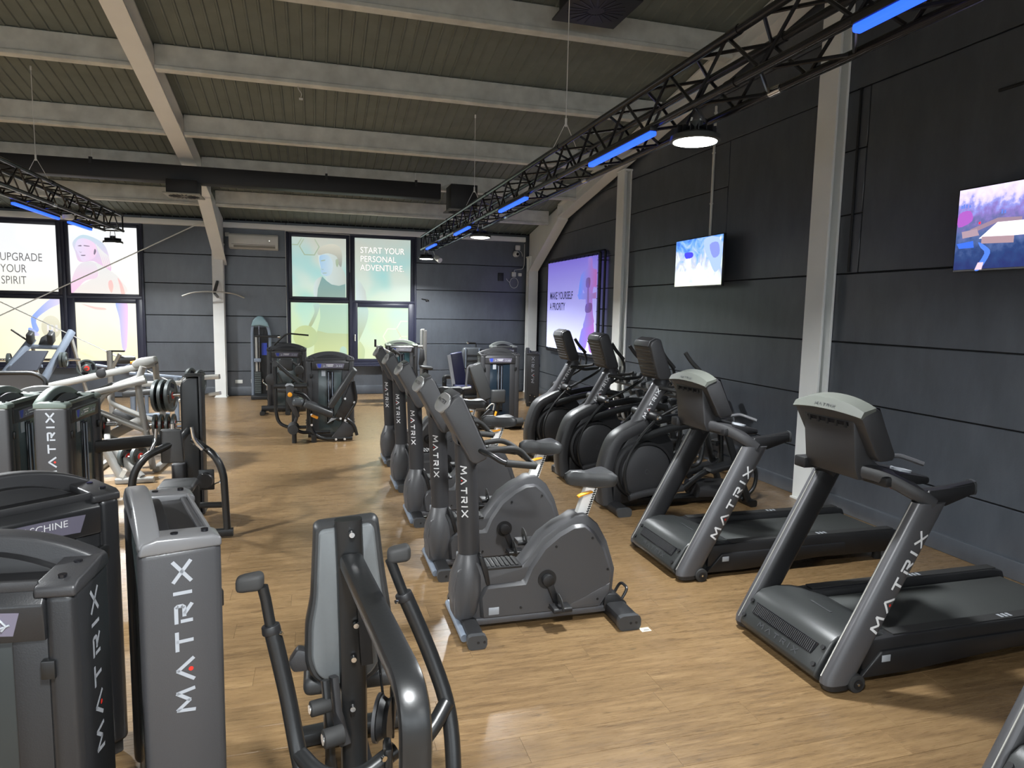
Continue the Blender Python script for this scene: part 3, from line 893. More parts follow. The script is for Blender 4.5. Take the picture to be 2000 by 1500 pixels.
high_bay('bright round high-bay lamp above the right-hand treadmills', 2.42, 4.12, 3.23, 3.38)
high_bay('lit round high-bay lamp midway along the cardio truss', 2.42, 10.25, 3.19, 3.38, power=150)
high_bay('lit high-bay lamp below the far end of the cardio truss', 2.33, 14.95, 3.17, 3.38, power=130)
high_bay('dim high-bay lamp below the end of the left truss', -3.53, 14.05, 3.16, 3.38, power=130)
high_bay('added unseen high-bay lamp above the viewer, over the front towers', .1, .5, 3.2, zr(.5), power=130)  # lamp added out of view to brighten the foreground floor and towers
for i_, (x, y) in enumerate(((-8.2, 11.0), (-8.2, 7.0), (-8.2, 1.5), (-3.53, -2.5), (2.42, -3.0))):  # lamps added out of view to raise the bounced light
    high_bay('added high-bay fill lamp over the part of the hall outside the picture, %s' % ('far left', 'middle left', 'near left', 'behind the machines', 'behind the treadmills')[i_], x, y, 3.19, zr(y))
for y in (9.0, 4.6):  # lamps added out of view, strong enough to lift the aisle floor
    high_bay('added unseen high-bay lamp on the left truss over the machines at %s' % ('the middle' if y > 6 else 'the front'), -3.53, y, 3.19, 3.38, power=230)
LEDB = emit('blue_led', (0.015, 0.075, 1.0), 1.7)
def led(y0, x, label, ln=1.12, z=3.355):
    t = thing('led_bar', label, 'light bar', (x, y0, z))
    part('bar_housing', S().bb(-.03, .03, 0, ln, -.015, .02), DARK, t, bev=.005)
    part('diffuser', S().rtube([(0, .01, -.03), (0, ln - .01, -.03)], .05, .035, ch=.3), LEDB, t)
    return t
for y0, lb in ((1.42, 'blue light bar nearest the camera at the top right'), (4.36, 'blue light bar on the truss left of the bright lamp'), (7.3, 'blue light bar halfway along the cardio truss'), (10.2, 'short-looking blue light bar before the far end of the cardio truss'), (13.2, 'last blue light bar at the far end of the cardio truss')):
    led(y0, 2.24, lb)
led(10.3, -3.71, 'long blue light bar at the left picture edge', 1.6)
led(12.35, -3.71, 'blue light bar before the left windows', 1.1)
part('sensor', S().lathe([(.001, -.04), (.05, -.04), (.075, -.02), (.075, .03), (.001, .03)], (0, 9.75, -.05)), WHITEP, T2)
tag(part('spot_lamp', S().cyl((2.55, 15.05, 3.22), (2.63, 14.92, 3.14), .05, .06, 14).tube([(2.5, 15.1, 3.36), (2.55, 15.05, 3.22)], .01, 6), WHITEP, bev=.003), 'small white spotlight clamped at the far end of the cardio truss', 'lamp')

# ------------------------------------------------------------------ air ducts and outlets
du = thing('air_duct', 'long black square air duct hung below the roof', 'duct', (-4.0, 12.6, 4.07))
part('duct_body', S().bb(-5.5, 6.2, -.14, .14, 0, .27), DUCTM, du, bev=.01)
for x in (.6, 4.2, 5.75):
    part('hanger_rod', S().cyl((x, -.05, .27), (x, -.05, zr(12.6) + .05 - 4.07), .006, n=6), STEELW, du)
    part('hanger_clip', S().bb(x - .02, x + .02, -.16, -.1, .2, .30), DUCTM, du)
def outlet(label, x, y, z, w, h, grille):
    t = thing('air_outlet', label, 'air vent', (x, y, z))
    part('plenum_box', S().bb(-w * .42, w * .42, -w * .42, w * .42, .02, h), DUCTM, t, bev=.008)
    part('face_plate', S().bb(-w / 2, w / 2, -w / 2, w / 2, 0, .022), grille, t, bev=.005)
    for k in range(20):
        a = k * PI / 10
        r0, r1 = w * .12, w * .42
        part('slot', S().box((math.cos(a) * (r0 + r1) / 2, math.sin(a) * (r0 + r1) / 2, -.002), (r1 - r0, .018, .006), (0, 0, a)), DARK, t)
    return t
outlet('white-faced square swirl outlet at the rafter below the black duct', -2.05, 12.42, 3.835, .55, .235, mat('outlet_white', (.30, .31, .28), .5))
outlet('grey square air outlet at the right end of the black duct', 2.6, 12.55, 3.87, .58, .46, mat('outlet_grey', (.16, .165, .16), .5))
outlet('black square swirl outlet at the top of the picture', 2.95, 7.2, 5.33, .75, .40, mat('outlet_black', (.014, .014, .014), .5))
# ------------------------------------------------------------------ cardio machines
def make_bike(label, loc):
    t = thing('upright_bike', label, 'exercise bike', loc, 0, 'upright exercise bikes in a row')
    body = [(.04, .04), (-.02, .10), (-.03, .29), (-.01, .40), (.05, .455), (.13, .46), (.165, .41), (.43, .41), (.47, .455), (.57, .59), (.68, .665), (.74, .69), (.80, .725), (.88, .73), (.965, .66), (1.04, .53), (1.105, .33), (1.09, .15), (1.03, .06)]
    part('body_shell', S().prism(body, 1, -.082, .082), BIKE, t, bev=.014, seg=2)
    # raised flywheel side panels, rounded cowl, step
    pan = [(.15, .065), (.135, .23), (.18, .30), (.44, .305), (.48, .40), (.57, .53), (.68, .615), (.78, .665), (.87, .67), (.945, .605), (1.02, .49), (1.08, .32), (1.07, .17), (1.0, .065)]
    part('side_panel', S().prism(pan, 1, -.104, .104), BIKE, t, bev=.021, seg=1)
    part('rear_facet', S().prism([(.74, .10), (.98, .10), (1.055, .17), (1.06, .24)], 1, -.1065, .1065), mat('bike_facet_grey', (.075, .075, .08), .4), t, bev=.003)
    s = S()
    rings = []
    for z, rx, ry, cx in ((.06, .06, .085, .055), (.12, .095, .11, .06), (.25, .115, .125, .065), (.36, .11, .118, .07), (.45, .085, .09, .08), (.50, .075, .058, .085)):
        rings.append([(cx + rx * math.cos(a * PI / 12), ry * math.sin(a * PI / 12), z) for a in range(24)])
    part('front_cowl', s.loft(rings), BIKE, t)
    st = S().prism([(.17, .40), (.43, .40), (.43, .415), (.17, .42)], 1, -.09, .09)
    part('step_plate', st, DARK, t, bev=.004)
    st = S()
    for k in range(7):
        st.bb(.19 + k * .033, .207 + k * .033, -.08, .08, .414, .424)
    part('step_ridges', st, RUBBER, t)
    part('step_bracket', S().prism([(.13, .50), (.155, .505), (.19, .42), (.21, .31), (.185, .30), (.15, .43)], 1, -.104, .104), DARK, t, bev=.008)
    part('base_rail', S().rtube([(.10, 0, .055), (1.06, 0, .055)], .19, .05), GREY, t)
    for sx, zz in ((.62, .11), (.97, .135), (1.04, .34), (.92, .57), (.66, .53), (.42, .13)):
        part('screw', S().cyl((sx, -.1085, zz), (sx, -.10, zz), .009, n=10), DARK, t)
    part('type_plate', S().bb(.20, .27, -.1065, -.10, .10, .15), LGREY, t, bev=.002)
    # feet
    ft = part('front_foot', S().rtube([(.07, -.31, .045), (.07, .31, .045)], .11, .085, ch=.3), DARK, t)
    for y in (-.325, .325):
        part('foot_cap', S().rtube([(.07, y - .02, .045), (.07, y + .02, .045)], .125, .09, ch=.3), ENGR, ft)
        for dx in (.03, .07):
            part('cap_hole', S().cyl((.045 + dx, y + (-.0215 if y < 0 else .0215), .045), (.045 + dx, y + (-.019 if y < 0 else .019), .045), .009, n=10), DARK, ft)
    part('transport_roller', S().cyl((.002, -.27, .045), (.002, .27, .045), .024, n=12), BLUEGREY, t)
    rf = part('rear_foot', S().rtube([(1.11, -.30, .05), (1.11, .30, .05)], .15, .095, ch=.3), DARK, t)
    for y in (-.315, .315):
        part('foot_cap', S().rtube([(1.11, y - .02, .05), (1.11, y + .02, .05)], .16, .10, ch=.3), ENGR, rf)
        for dx in (.03, .07):
            part('cap_hole', S().cyl((1.085 + dx, y + (-.0215 if y < 0 else .0215), .05), (1.085 + dx, y + (-.019 if y < 0 else .019), .05), .009, n=10), DARK, rf)
    part('rear_cover', S().prism([(1.02, .05), (1.03, .16), (1.12, .15), (1.20, .08), (1.20, .05)], 1, -.10, .12), DARK, t, bev=.012)
    part('lift_handle', S().tube([(1.17, -.04, .06), (1.23, -.04, .16), (1.23, .08, .16), (1.17, .08, .06)], .011, 8, .04), BLACK, t)
    # crank, pedals
    for sg in (-1, 1):
        y = sg * .125
        d = Vector((.07, 0, -.17)) * (1 if sg < 0 else -1)
        c = Vector((.60, y, .31))
        cr = part('crank', S().rtube([c, c + d], .045, .024, up=(0, 1, 0)).cyl(c - Vector((0, sg * .025, 0)), c + Vector((0, sg * .018, 0)), .04, n=18), DARK, t, bev=.004)
        p = c + d + Vector((0, sg * .065, 0))
        pd = part('pedal', S().rtube([p + Vector((-.065, 0, 0)), p + Vector((.065, 0, 0))], .105, .032), DARK, t, bev=.004)
        part('pedal_strap', S().rtube([p + Vector((.0, -.05, 0)), p + Vector((-.01, -.045, .06)), p + Vector((-.01, .03, .075)), p + Vector((.0, .05, .0))], .042, .007, .03, up=(1, 0, 0)), RUBBER, pd)
        part('crank_ring', S().ring((.60, sg * .104, .31), (0, 1, 0), .04, .065, .012, 20), DARK, t)
    # mast with lettering
    rings = []
    for z, cx in ((.44, .088), (.9, .068), (1.28, .052)):
        rings.append([(cx + .073 * math.cos(a * PI / 14), .052 * math.sin(a * PI / 14), z) for a in range(28)])
    ms = part('mast', S().loft(rings), MASTM, t)
    def fm(u, v):
        z = .925 - u
        cx = .068 - (z - .9) * .042
        a = -PI / 2 - .42 + v / .062
        return (cx + .0742 * math.cos(a), .0532 * math.sin(a), z)
    logo(.034, fm, ms)
    # console: tilted slab, cap, neck
    prof = [(-.12, 1.465), (-.065, 1.55), (-.02, 1.575), (.005, 1.54), (.165, 1.20), (.155, 1.16), (.09, 1.13), (.06, 1.14)]
    cn = part('console', S().prism(prof, 1, -.17, .17), BIKE, t, bev=.016, seg=3)
    bd = Vector((-.055, 0, -.085)).normalized(); bn = Vector((bd.z, 0, -bd.x))
    bo = Vector((-.0635, 0, 1.552))
    oval = [(.165 * (1 if math.cos(a * PI / 14) > 0 else -1) * abs(math.cos(a * PI / 14)) ** .6, .05 + (.075 if math.sin(a * PI / 14) > 0 else .055) * math.sin(a * PI / 14)) for a in range(28)]
    cpr = [[bo + bd * (v * k + .05 * (1 - k)) + Vector((0, u * k, 0)) + bn * h for u, v in oval] for k, h in ((1, -.004), (1, .008), (.94, .013))]
    part('console_cap', S().loft(cpr), mat('cap_light_grey', (.34, .34, .34), .45), cn)
    part('cap_top', S().prism([(-.07, 1.55), (-.064, 1.562), (-.02, 1.583), (-.012, 1.57)], 1, -.15, .15), BIKE, cn, bev=.004)
    part('screen', S().prism([(.008, 1.535), (.150, 1.245), (.154, 1.247), (.012, 1.537)], 1, -.145, .145), GLOSS, cn)
    part('neck', S().prism([(-.03, 1.30), (.015, 1.33), (.10, 1.16), (.16, 1.15), (.12, 1.12), (.115, 1.20), (-.02, 1.24)], 1, -.075, .075), BIKE, t, bev=.01)
    logo(.024, lambda u, v: tuple(bo + bd * (.05 - v) + Vector((0, -u, 0)) + bn * .0145), cn, DKTXT, red=False)
    # handlebars: closed loop with grips
    lp = [(.10, -.15, 1.22), (.17, -.22, 1.20), (.24, -.24, 1.15), (.47, -.22, 1.115), (.47, .22, 1.115), (.24, .24, 1.15), (.17, .22, 1.20), (.10, .15, 1.22)]
    hb = part('handlebar', S().tube(lp, .017, 10, .05), BLACK, t)
    for sg in (-1, 1):
        part('grip', S().tube([(.26, sg * .238, 1.147), (.46, sg * .222, 1.117)], .023, 12), RUBBER, hb)
        part('inner_grip', S().tube([(.47, sg * .06, 1.115), (.40, sg * .08, 1.19), (.33, sg * .13, 1.22), (.13, sg * .12, 1.20)], .018, 10, .04), RUBBER, hb)
    # seat post, lever, saddle
    pr0, pr1 = (.855, 0, .66), (.94, 0, .905)
    sp = part('seat_post', S().rtube([pr0, pr1], .055, .085, up=(0, 1, 0), ch=.12).add([], []), WHITEMET, t) if 0 else part('seat_post', S().rtube([pr0, pr1], .085, .055, up=(0, 1, 0), ch=.12), WHITEMET, t)
    rk = S()
    for k in range(15):
        f = k / 14
        px, pz = .888 + .085 * f * .92, .672 + .245 * f * .92
        for sy in (-.0285, .0285):
            rk.box((px, sy, pz), (.020, .004, .009), (0, -.335, 0))
    part('adjustment_teeth', rk, DARK, sp)
    part('lever', S().rtube([(.93, -.035, .875), (.85, -.06, .865), (.82, -.06, .85)], .035, .014, .02), ORANGE, t, bev=.003)
    out = [(.74, .0, 1.0), (.76, -.025, .995), (.86, -.04, .985), (.95, -.085, .985), (1.04, -.125, .99), (1.09, -.11, .99), (1.105, 0, .985), (1.09, .11, .99), (1.04, .125, .99), (.95, .085, .985), (.86, .04, .985), (.76, .025, .995)]
    pts = spline(out, 4)
    ring = lambda k, dz: [((p.x - .95) * k + .95, p.y * k, p.z + dz) for p in pts]
    part('saddle', S().loft([ring(.55, -.085), ring(.9, -.07), ring(1.0, -.03), ring(.97, .0), ring(.80, .022), ring(.4, .022)]), VINYL, t)
    part('saddle_clamp', S().cyl((.94, 0, .90), (.95, 0, .935), .03), DARK, t)
    return t
BY = 4.235
b0 = make_bike('upright exercise bike nearest the camera, with its whole side in view', (.87, BY, 0))
for i, (y, lb) in enumerate(((5.315, 'second upright exercise bike, just behind the nearest one'), (6.655, 'third upright exercise bike, in the middle of the row'), (7.935, 'fourth upright exercise bike, next to last in the row'), (9.245, 'farthest upright exercise bike, at the far end of the row'))):
    dup(b0, (.87, y, 0), None, lb)
tk = tag(part('floor_sticker', S().bb(2.05, 2.12, 3.86, 3.915, .0, .0012), TAPE), 'small pale paper sticker on the floor by the bike foot', 'sticker')
part('printed_line', S().bb(2.07, 2.11, 3.875, 3.882, .0012, .0016), DKTXT, tk)

def make_treadmill(label, loc):
    t = thing('treadmill', label, 'treadmill', loc, 0, 'treadmills along the side wall')
    W = .40
    def col_axis(z):
        k = (z - .08) / .98
        return -.005 + k * .545
    for sg in (-1, 1):
        rings = []
        for z in (.05, .09, .5, 1.06):
            cx = col_axis(z)
            q = []
            for a in range(28):
                an = a * PI / 14
                ca, sa = math.cos(an), math.sin(an)
                q.append((cx + .105 * (abs(ca) ** .7) * (1 if ca > 0 else -1) * (1 if z > .06 else .82), sg * (W + .0) + .05 * (abs(sa) ** .8) * (1 if sa > 0 else -1), z))
            rings.append(q)
        c = part('upright_column', S().loft(rings), GREY, t)
        inn = []
        for r_ in rings[1:]:
            c0 = sum(p[0] for p in r_) / 28
            o_ = [p for p in r_ if (p[1] - sg * W) * sg < .012]
            o_.sort(key=lambda p: p[0])
            inn.append([(c0 + (p[0] - c0) * .97, sg * W + (p[1] - sg * W) * 1.06, p[2]) for p in o_] + [(c0 + .06, sg * W, r_[0][2]), (c0 - .06, sg * W, r_[0][2])])
        part('inner_panel', S().loft(inn), DARK, c)
        part('edge_strip', S().tube([(rings[k][14][0] - .001, sg * W - sg * .012, rings[k][14][2]) for k in (1, 2, 3)], .004, 6), SILVER, c)
        cap = [[(p[0] - .012, p[1], p[2] - .005) for p in rings[0]], [(p[0] * .8 + .002, p[1], .012) for p in rings[0]]]
        part('column_foot', S().loft([[(p[0] * .9 + .002, p[1], .02) for p in rings[0]], [(p[0], p[1], .052) for p in rings[0]]]), DARK, t)
        def fm(u, v, sg=sg):
            z = .62 + u * .874
            x = col_axis(z) + .02 - v * .874 * sg * -1 * (-1 if sg > 0 else 1) * (-1)
            # lettering runs up the column on its outer side
            xx = col_axis(z) + .028 + (-v) * .86
            zz = z + v * .47
            dx = (xx - col_axis(zz)) / .105
            dy = .05 * max(0.0, 1 - abs(dx) ** (2 / .7)) ** .4
            return (xx, sg * (W + dy + .003), zz)
        if sg < 0:
            logo(.062, fm, c, gap=.66)
        w = part('transport_wheel', S().cyl((.085, sg * (W + .015), .052), (.085, sg * (W + .06), .052), .052, n=24), RUBBER, t, bev=.006)
        part('wheel_hub', S().cyl((.085, sg * (W + .06), .052), (.085, sg * (W + .066), .052), .028, n=18), DARK, w)
        part('axle_bolt', S().cyl((.085, sg * (W + .066), .052), (.085, sg * (W + .069), .052), .008, n=10), CHROME, w)
    # motor hood
    hp = [(-.085, .03), (-.125, .075), (-.12, .10), (-.02, .25), (.03, .285), (.14, .30), (.26, .29), (.40, .25), (.50, .215), (.50, .05)]
    hd = part('motor_hood', S().prism(hp, 1, -W + .045, W - .045), HOOD, t, bev=.018, seg=3)
    d = Vector((.10, 0, .15)).normalized(); nn = Vector((-d.z, 0, d.x))
    o = Vector((-.12, 0, .10)) + nn * .001
    def face(u, v, h=0.0):
        p = o + d * v + nn * h
        return (p.x, u, p.z)
    q = [(-.27, .07), (.27, .07), (.285, .145), (-.285, .145)]
    part('vent_recess', S().add([face(a, b, .001) for a, b in q] + [face(a, b, .004) for a, b in q], [(0, 1, 2, 3), (4, 5, 6, 7), (0, 1, 5, 4), (1, 2, 6, 5), (2, 3, 7, 6), (3, 0, 4, 7)]), GLOSS, hd)
    sl = S()
    for k in range(40):
        u = -.268 + k * .01375
        sl.add([face(u, .075, .004), face(u + .007, .075, .004), face(u + .007, .14, .004), face(u, .14, .004), face(u, .075, .010), face(u + .007, .075, .010), face(u + .007, .14, .010), face(u, .14, .010)], [(0, 1, 2, 3), (4, 5, 6, 7), (0, 1, 5, 4), (1, 2, 6, 5), (2, 3, 7, 6), (3, 0, 4, 7)])
    part('vent_slats', sl, SHELL, hd, kind='stuff')
    logo(.032, lambda u, v: face(-u, .035 + v, .0015), hd, ENGR, red=False, gap=.9)
    part('hood_badge', S().bb(.20, .215, -.09, .09, .2955, .298), ENGR, hd, bev=.001)
    for yy in (-W + .075, W - .075):
        for v in (.03, .14):
            part('hood_bolt', S().cyl(face(yy, v, 0), face(yy, v, .012), .014, n=12), DARK, hd)
    # deck
    part('deck_frame', S().bb(.30, 2.05, -.34, .34, .06, .19), DARK, t, bev=.01)
    part('running_belt', S().prism([(.42, .20), (2.04, .20), (2.08, .175), (2.04, .15), (.42, .15)], 1, -.275, .275).bb(.42, 2.04, -.275, .275, .195, .212), BELT, t, bev=.004)
    for sg in (-1, 1):
        r = part('side_rail', S().prism([(.18, .08), (.18, .255), (.5, .265), (1.98, .265), (2.08, .245), (2.11, .17), (2.08, .07)], 1, sg * .285, sg * .385), DARK, t, bev=.014)
        part('rail_top', S().bb(.40, 2.02, sg * .335 - .035, sg * .335 + .035, .263, .27), RUBBER, r)
        part('rail_mark', S().bb(1.25, 1.27, sg * .335 - .02, sg * .335 + .02, .27, .2715).bb(1.285, 1.305, sg * .335 - .02, sg * .335 + .02, .27, .2715).bb(1.32, 1.34, sg * .335 - .02, sg * .335 + .02, .27, .2715), LGREY, r)
        part('rear_foot', S().cyl((1.9, sg * .33, 0), (1.9, sg * .33, .08), .035), RUBBER, t)
        part('belly_cover', S().prism([(.16, .04), (.30, .19), (1.5, .19), (1.5, .10), (.5, .04)], 1, sg * .33, sg * .40), DARK, t, bev=.01)
    part('type_plate', S().bb(.30, .36, -.4035, -.40, .125, .165), LGREY, t, bev=.001)
    part('rear_roller_cover', S().bb(2.02, 2.10, -.29, .29, .09, .165), DARK, t, bev=.015)
    # console head
    rings = []
    for k in range(11):
        y = -.28 + k * .056
        e = (abs(y) / .28) ** 2.2
        rings.append([(.13 + .015 * e, y, 1.545 - .02 * e), (.16, y, 1.605 - .05 * e), (.245, y, 1.63 - .05 * e), (.275, y, 1.60 - .03 * e), (.405, y, 1.31), (.39, y, 1.275), (.30, y, 1.27), (.27, y, 1.30)])
    cn = part('console', S().loft(rings), SHELL, t, bev=.01)
    part('console_cap', S().loft([[(.118 + .015 * e, y, 1.55 - .02 * e), (.152, y, 1.614 - .05 * e), (.235, y, 1.638 - .05 * e), (.235, y, 1.62 - .05 * e), (.165, y, 1.59 - .05 * e), (.14, y, 1.54 - .02 * e)] for y, e in [(-.285 + k * .057, (abs(-.285 + k * .057) / .285) ** 2.2) for k in range(11)]]), mat('console_cap_grey', (.085, .09, .08), .38), cn)
    logo(.017, lambda u, v: (.128 + .45 * v, -u, 1.573 + .9 * v), cn, ENGR, red=False)
    part('screen', S().prism([(.285, 1.58), (.405, 1.32), (.410, 1.322), (.290, 1.582)], 1, -.255, .255), GLOSS, cn)
    bk = S().prism([(.155, 1.50), (.175, 1.51), (.30, 1.28), (.385, 1.22), (.36, 1.15), (.22, 1.15), (.19, 1.22)], 1, -.21, .21)
    part('console_back', bk, SHELL, cn, bev=.014)
    part('back_vent', S().prism([(.158, 1.49), (.152, 1.488), (.163, 1.455), (.17, 1.457)], 1, -.17, .17), GLOSS, cn)
    for yy in (-.15, -.075, 0, .075, .15):
        part('vent_rib', S().bb(.149, .16, yy - .008, yy + .008, 1.456, 1.488), DARK, cn)
    part('bracket', S().bb(.18, .34, .20, .30, 1.13, 1.20), DARK, t, bev=.01)
    for sg in (-1, 1):
        a = part('console_arm', S().rtube([(.26, sg * .15, 1.205), (.36, sg * .27, 1.185), (.47, sg * .37, 1.11), (.545, sg * W, 1.05)], .12, .085, .10, ch=.3), SHELL, t)
        h = part('handrail', S().rtube([(.50, sg * .385, 1.09), (.62, sg * .395, 1.095), (.86, sg * .39, 1.125)], .06, .085, .05, ch=.35), DARK, t)
        part('rail_end', S().rtube([(.85, sg * .39, 1.124), (.865, sg * .39, 1.1255)], .066, .092, ch=.35), ENGR, h)
        part('rail_gusset', S().prism([(.47, 1.06), (.64, 1.03), (.83, 1.085), (.84, 1.15), (.52, 1.13)], 1, sg * .39 - .036, sg * .39 + .036), DARK, h, bev=.012)
        cup = part('cup_holder', S().ring((.50, sg * .23, 1.205), (0.2, 0, 1), .045, .056, .022, 28), LGREY, t)
    part('tray', S().prism([(.30, 1.19), (.42, 1.215), (.62, 1.18), (.62, 1.14), (.30, 1.13)], 1, -.33, .33), DARK, t, bev=.015)
    for sg in (-1, 1):
        part('grip_bar', S().tube([(.36, sg * .12, 1.24), (.56, sg * .15, 1.275), (.66, sg * .24, 1.235)], .014, 10, .03), GREY, t)
    part('stop_button', S().cyl((.40, -.28, 1.13), (.385, -.28, 1.12), .012), RED, t)
    part('emergency_key', S().bb(.43, .46, -.02, .02, 1.20, 1.235), RED, t, bev=.004)
    return t
tm = make_treadmill('treadmill with its whole near side in view, in front of the tall column', (2.81, 3.365, 0))
dup(tm, (2.81, 4.97, 0), None, 'treadmill farther back, between the ellipticals and another treadmill')
dup(tm, (2.86, 1.66, 0), None, 'treadmill cut off at the lower right picture corner')

def make_elliptical(label, loc):
    t = thing('elliptical_trainer', label, 'elliptical trainer', loc, 0, 'elliptical trainers by the side wall')
    cl = spline([(.40, 0, .905), (.26, 0, .845), (.09, 0, .74), (.0, 0, .52), (-.03, 0, .30), (.0, 0, .06)], 5, False)
    part('front_cowl', S().rtube(cl, .14, .23, up=(0, 1, 0), ch=.35), SHELL, t)
    part('housing', S().lathe([(.24, -.15), (.31, -.13), (.335, -.08), (.335, .08), (.31, .13), (.24, .15)], (.36, 0, .42), (0, 1, 0), 36), DARK, t)
    for sg in (-1, 1):
        dk = part('disc_cover', S().lathe([(.001, sg * .19), (.10, sg * .19), (.255, sg * .182), (.285, sg * .165), (.285, sg * .12), (.001, sg * .12)], (.39, 0, .42), (0, 1, 0), 40), SHELL, t)
        part('disc_logo', S().ring((.39, sg * .191, .42), (0, 1, 0), .022, .026, .003, 20), ENGR, dk)
        part('disc_seam', S().ring((.39, sg * .168, .42), (0, 1, 0), .29, .315, .03, 36), DARK, t)
    part('rear_shroud', S().prism([(.42, .97), (.62, .86), (.74, .70), (.78, .40), (.72, .14), (.40, .06), (.05, .06), (.05, .25), (.10, .62), (.28, .88)], 1, -.10, .10), DARK, t, bev=.02)
    # mast, console
    rings = []
    for z, cx in ((.90, .35), (1.2, .525), (1.36, .62)):
        rings.append([(cx + .102 * math.cos(a * PI / 14), .078 * math.sin(a * PI / 14), z) for a in range(28)])
    ms = part('mast', S().loft(rings), GREY, t)
    def fm(u, v):
        z = 1.135 + u * .865
        xx = .488 + (z - 1.135) * .585 - .02 - v * .865
        zz = z + v * .5
        cx = .385 + (zz - .96) * .5875
        dx = max(-.97, min(.97, (xx - cx) / .102))
        return (xx, -.078 * math.sqrt(1 - dx * dx) - .003, zz)
    logo(.037, fm, ms, gap=.5)
    part('mast_collar', S().loft([[(.595 + .102 * math.cos(a * PI / 14), .08 * math.sin(a * PI / 14), 1.325) for a in range(28)], [(.64 + .06 * math.cos(a * PI / 14), .06 * math.sin(a * PI / 14), 1.44) for a in range(28)], [(.50 + .03 * math.cos(a * PI / 14), .05 * math.sin(a * PI / 14), 1.60) for a in range(28)]]), GREY, t)
    prof = [(.36, 1.75), (.375, 1.80), (.445, 1.835), (.485, 1.82), (.635, 1.43), (.62, 1.40), (.50, 1.395), (.47, 1.42)]
    cn = part('console', S().prism(prof, 1, -.20, .20), SHELL, t, bev=.02, seg=3)
    fn = S()
    for k in range(9):
        f = k / 9
        fn.box((.364 + .105 * f, 0, 1.735 - .33 * f), (.008, .33, .012), (0, -.3, 0))
    part('back_ribs', fn, SHELL, cn)
    part('console_cap', S().prism([(.352, 1.745), (.368, 1.806), (.44, 1.842), (.445, 1.83), (.385, 1.79), (.368, 1.745)], 1, -.16, .16), GREY, cn, bev=.006)
    part('screen', S().prism([(.495, 1.80), (.635, 1.44), (.639, 1.442), (.499, 1.802)], 1, -.17, .17), GLOSS, cn)
    part('cable_clip', S().tube([(.64, -.12, 1.40), (.68, -.12, 1.33), (.70, -.10, 1.42)], .012, 8, .02), CHROME, cn)
    # fixed handles and shelf
    for sg in (-1, 1):
        part('fixed_handle', S().tube([(.56, sg * .08, 1.30), (.60, sg * .21, 1.30), (.70, sg * .24, 1.275), (.92, sg * .20, 1.29), (.98, sg * .10, 1.32)], .02, 10, .07), RUBBER, t)
        hd = part('moving_handle', S().tube([(.45, sg * .25, 1.01), (.82, sg * .29, 1.205), (.95, sg * .29, 1.30), (.93, sg * .29, 1.46), (.80, sg * .27, 1.60), (.74, sg * .26, 1.68)], .017, 10, .09), BLACK, t)
        part('hand_grip', S().tube([(.925, sg * .288, 1.48), (.80, sg * .272, 1.60), (.735, sg * .262, 1.69)], .022, 12, .05), RUBBER, hd)
        pv = part('pivot', S().cyl((.45, sg * .10, 1.01), (.45, sg * .29, 1.01), .055, .045, 18), DARK, t, bev=.008)
        part('pivot_cap', S().lathe([(.001, .02), (.02, .016), (.03, 0), (.001, 0)], (.45, sg * .29, 1.01), (0, sg, 0), 16), CHROME, pv)
        part('link_rod', S().tube([(.43, sg * .26, .99), (.26, sg * .26, .82), (.13, sg * .26, .62), (.085, sg * .26, .42), (.14, sg * .26, .22), (.20, sg * .25, .17)], .014, 8, .12), BLACK, t)
        part('foot_link', S().rtube([(.16, sg * .25, .17), (.42, sg * .24, .215), (.80, sg * .23, .23)], .06, .07, .1, ch=.35), SHELL, t)
        part('upper_arm', S().rtube([(.30, sg * .17, .78), (.60, sg * .20, .88), (1.05, sg * .22, .95), (1.30, sg * .22, .90)], .05, .085, .2, ch=.3), BLACK, t)
        lift = .12 if sg < 0 else -.02
        part('swing_arm', S().tube([(.98, sg * .22, .94), (1.02, sg * .24, .72), (.98, sg * .25, .50), (.86, sg * .25, .46), (.80, sg * .24, .60)], .024, 10, .08), BLACK, t)
        pdl = part('foot_pedal', S().prism([(1.05, .30 + lift), (1.08, .33 + lift), (1.44, .40 + lift), (1.50, .46 + lift), (1.52, .45 + lift), (1.46, .36 + lift), (1.10, .27 + lift)], 1, sg * .26 - .075, sg * .26 + .075), DARK, t, bev=.01)
        part('pedal_arm', S().rtube([(.80, sg * .23, .23), (1.05, sg * .24, .29 + lift), (1.45, sg * .24, .33 + lift)], .05, .06, .1), BLACK, t)
        part('rear_leg', S().rtube([(1.28, sg * .22, .93), (1.42, sg * .24, .50), (1.60, sg * .27, .05)], .05, .07, .1), BLACK, t)
    part('rear_cover', S().rtube([(1.05, 0, .16), (1.50, 0, .14)], .34, .16, ch=.35), SHELL, t)
    part('base_rail', S().rtube([(.03, 0, .055), (1.66, 0, .055)], .14, .075), BLACK, t)
    part('front_foot', S().rtube([(.06, -.34, .045), (.06, .34, .045)], .15, .085, ch=.3), DARK, t)
    for y in (-.35, .35):
        part('foot_cap', S().rtube([(.06, y - .02, .045), (.06, y + .02, .045)], .16, .09, ch=.3), ENGR, t)
    part('rear_foot', S().rtube([(1.62, -.34, .04), (1.62, .34, .04)], .09, .075, ch=.3), BLACK, t)
    part('rear_loop', S().tube([(1.55, -.2, .05), (1.72, -.2, .16), (1.74, -.2, .36), (1.64, -.2, .50)], .022, 10, .1), BLACK, t)
    return t
el = make_elliptical('elliptical trainer next to the treadmills, nearest of its row', (2.97, 6.56, 0))
dup(el, (2.97, 7.88, 0), None, 'elliptical trainer in the middle, between its two neighbours')
dup(el, (2.97, 9.2, 0), None, 'elliptical trainer farthest back, in front of the banner')
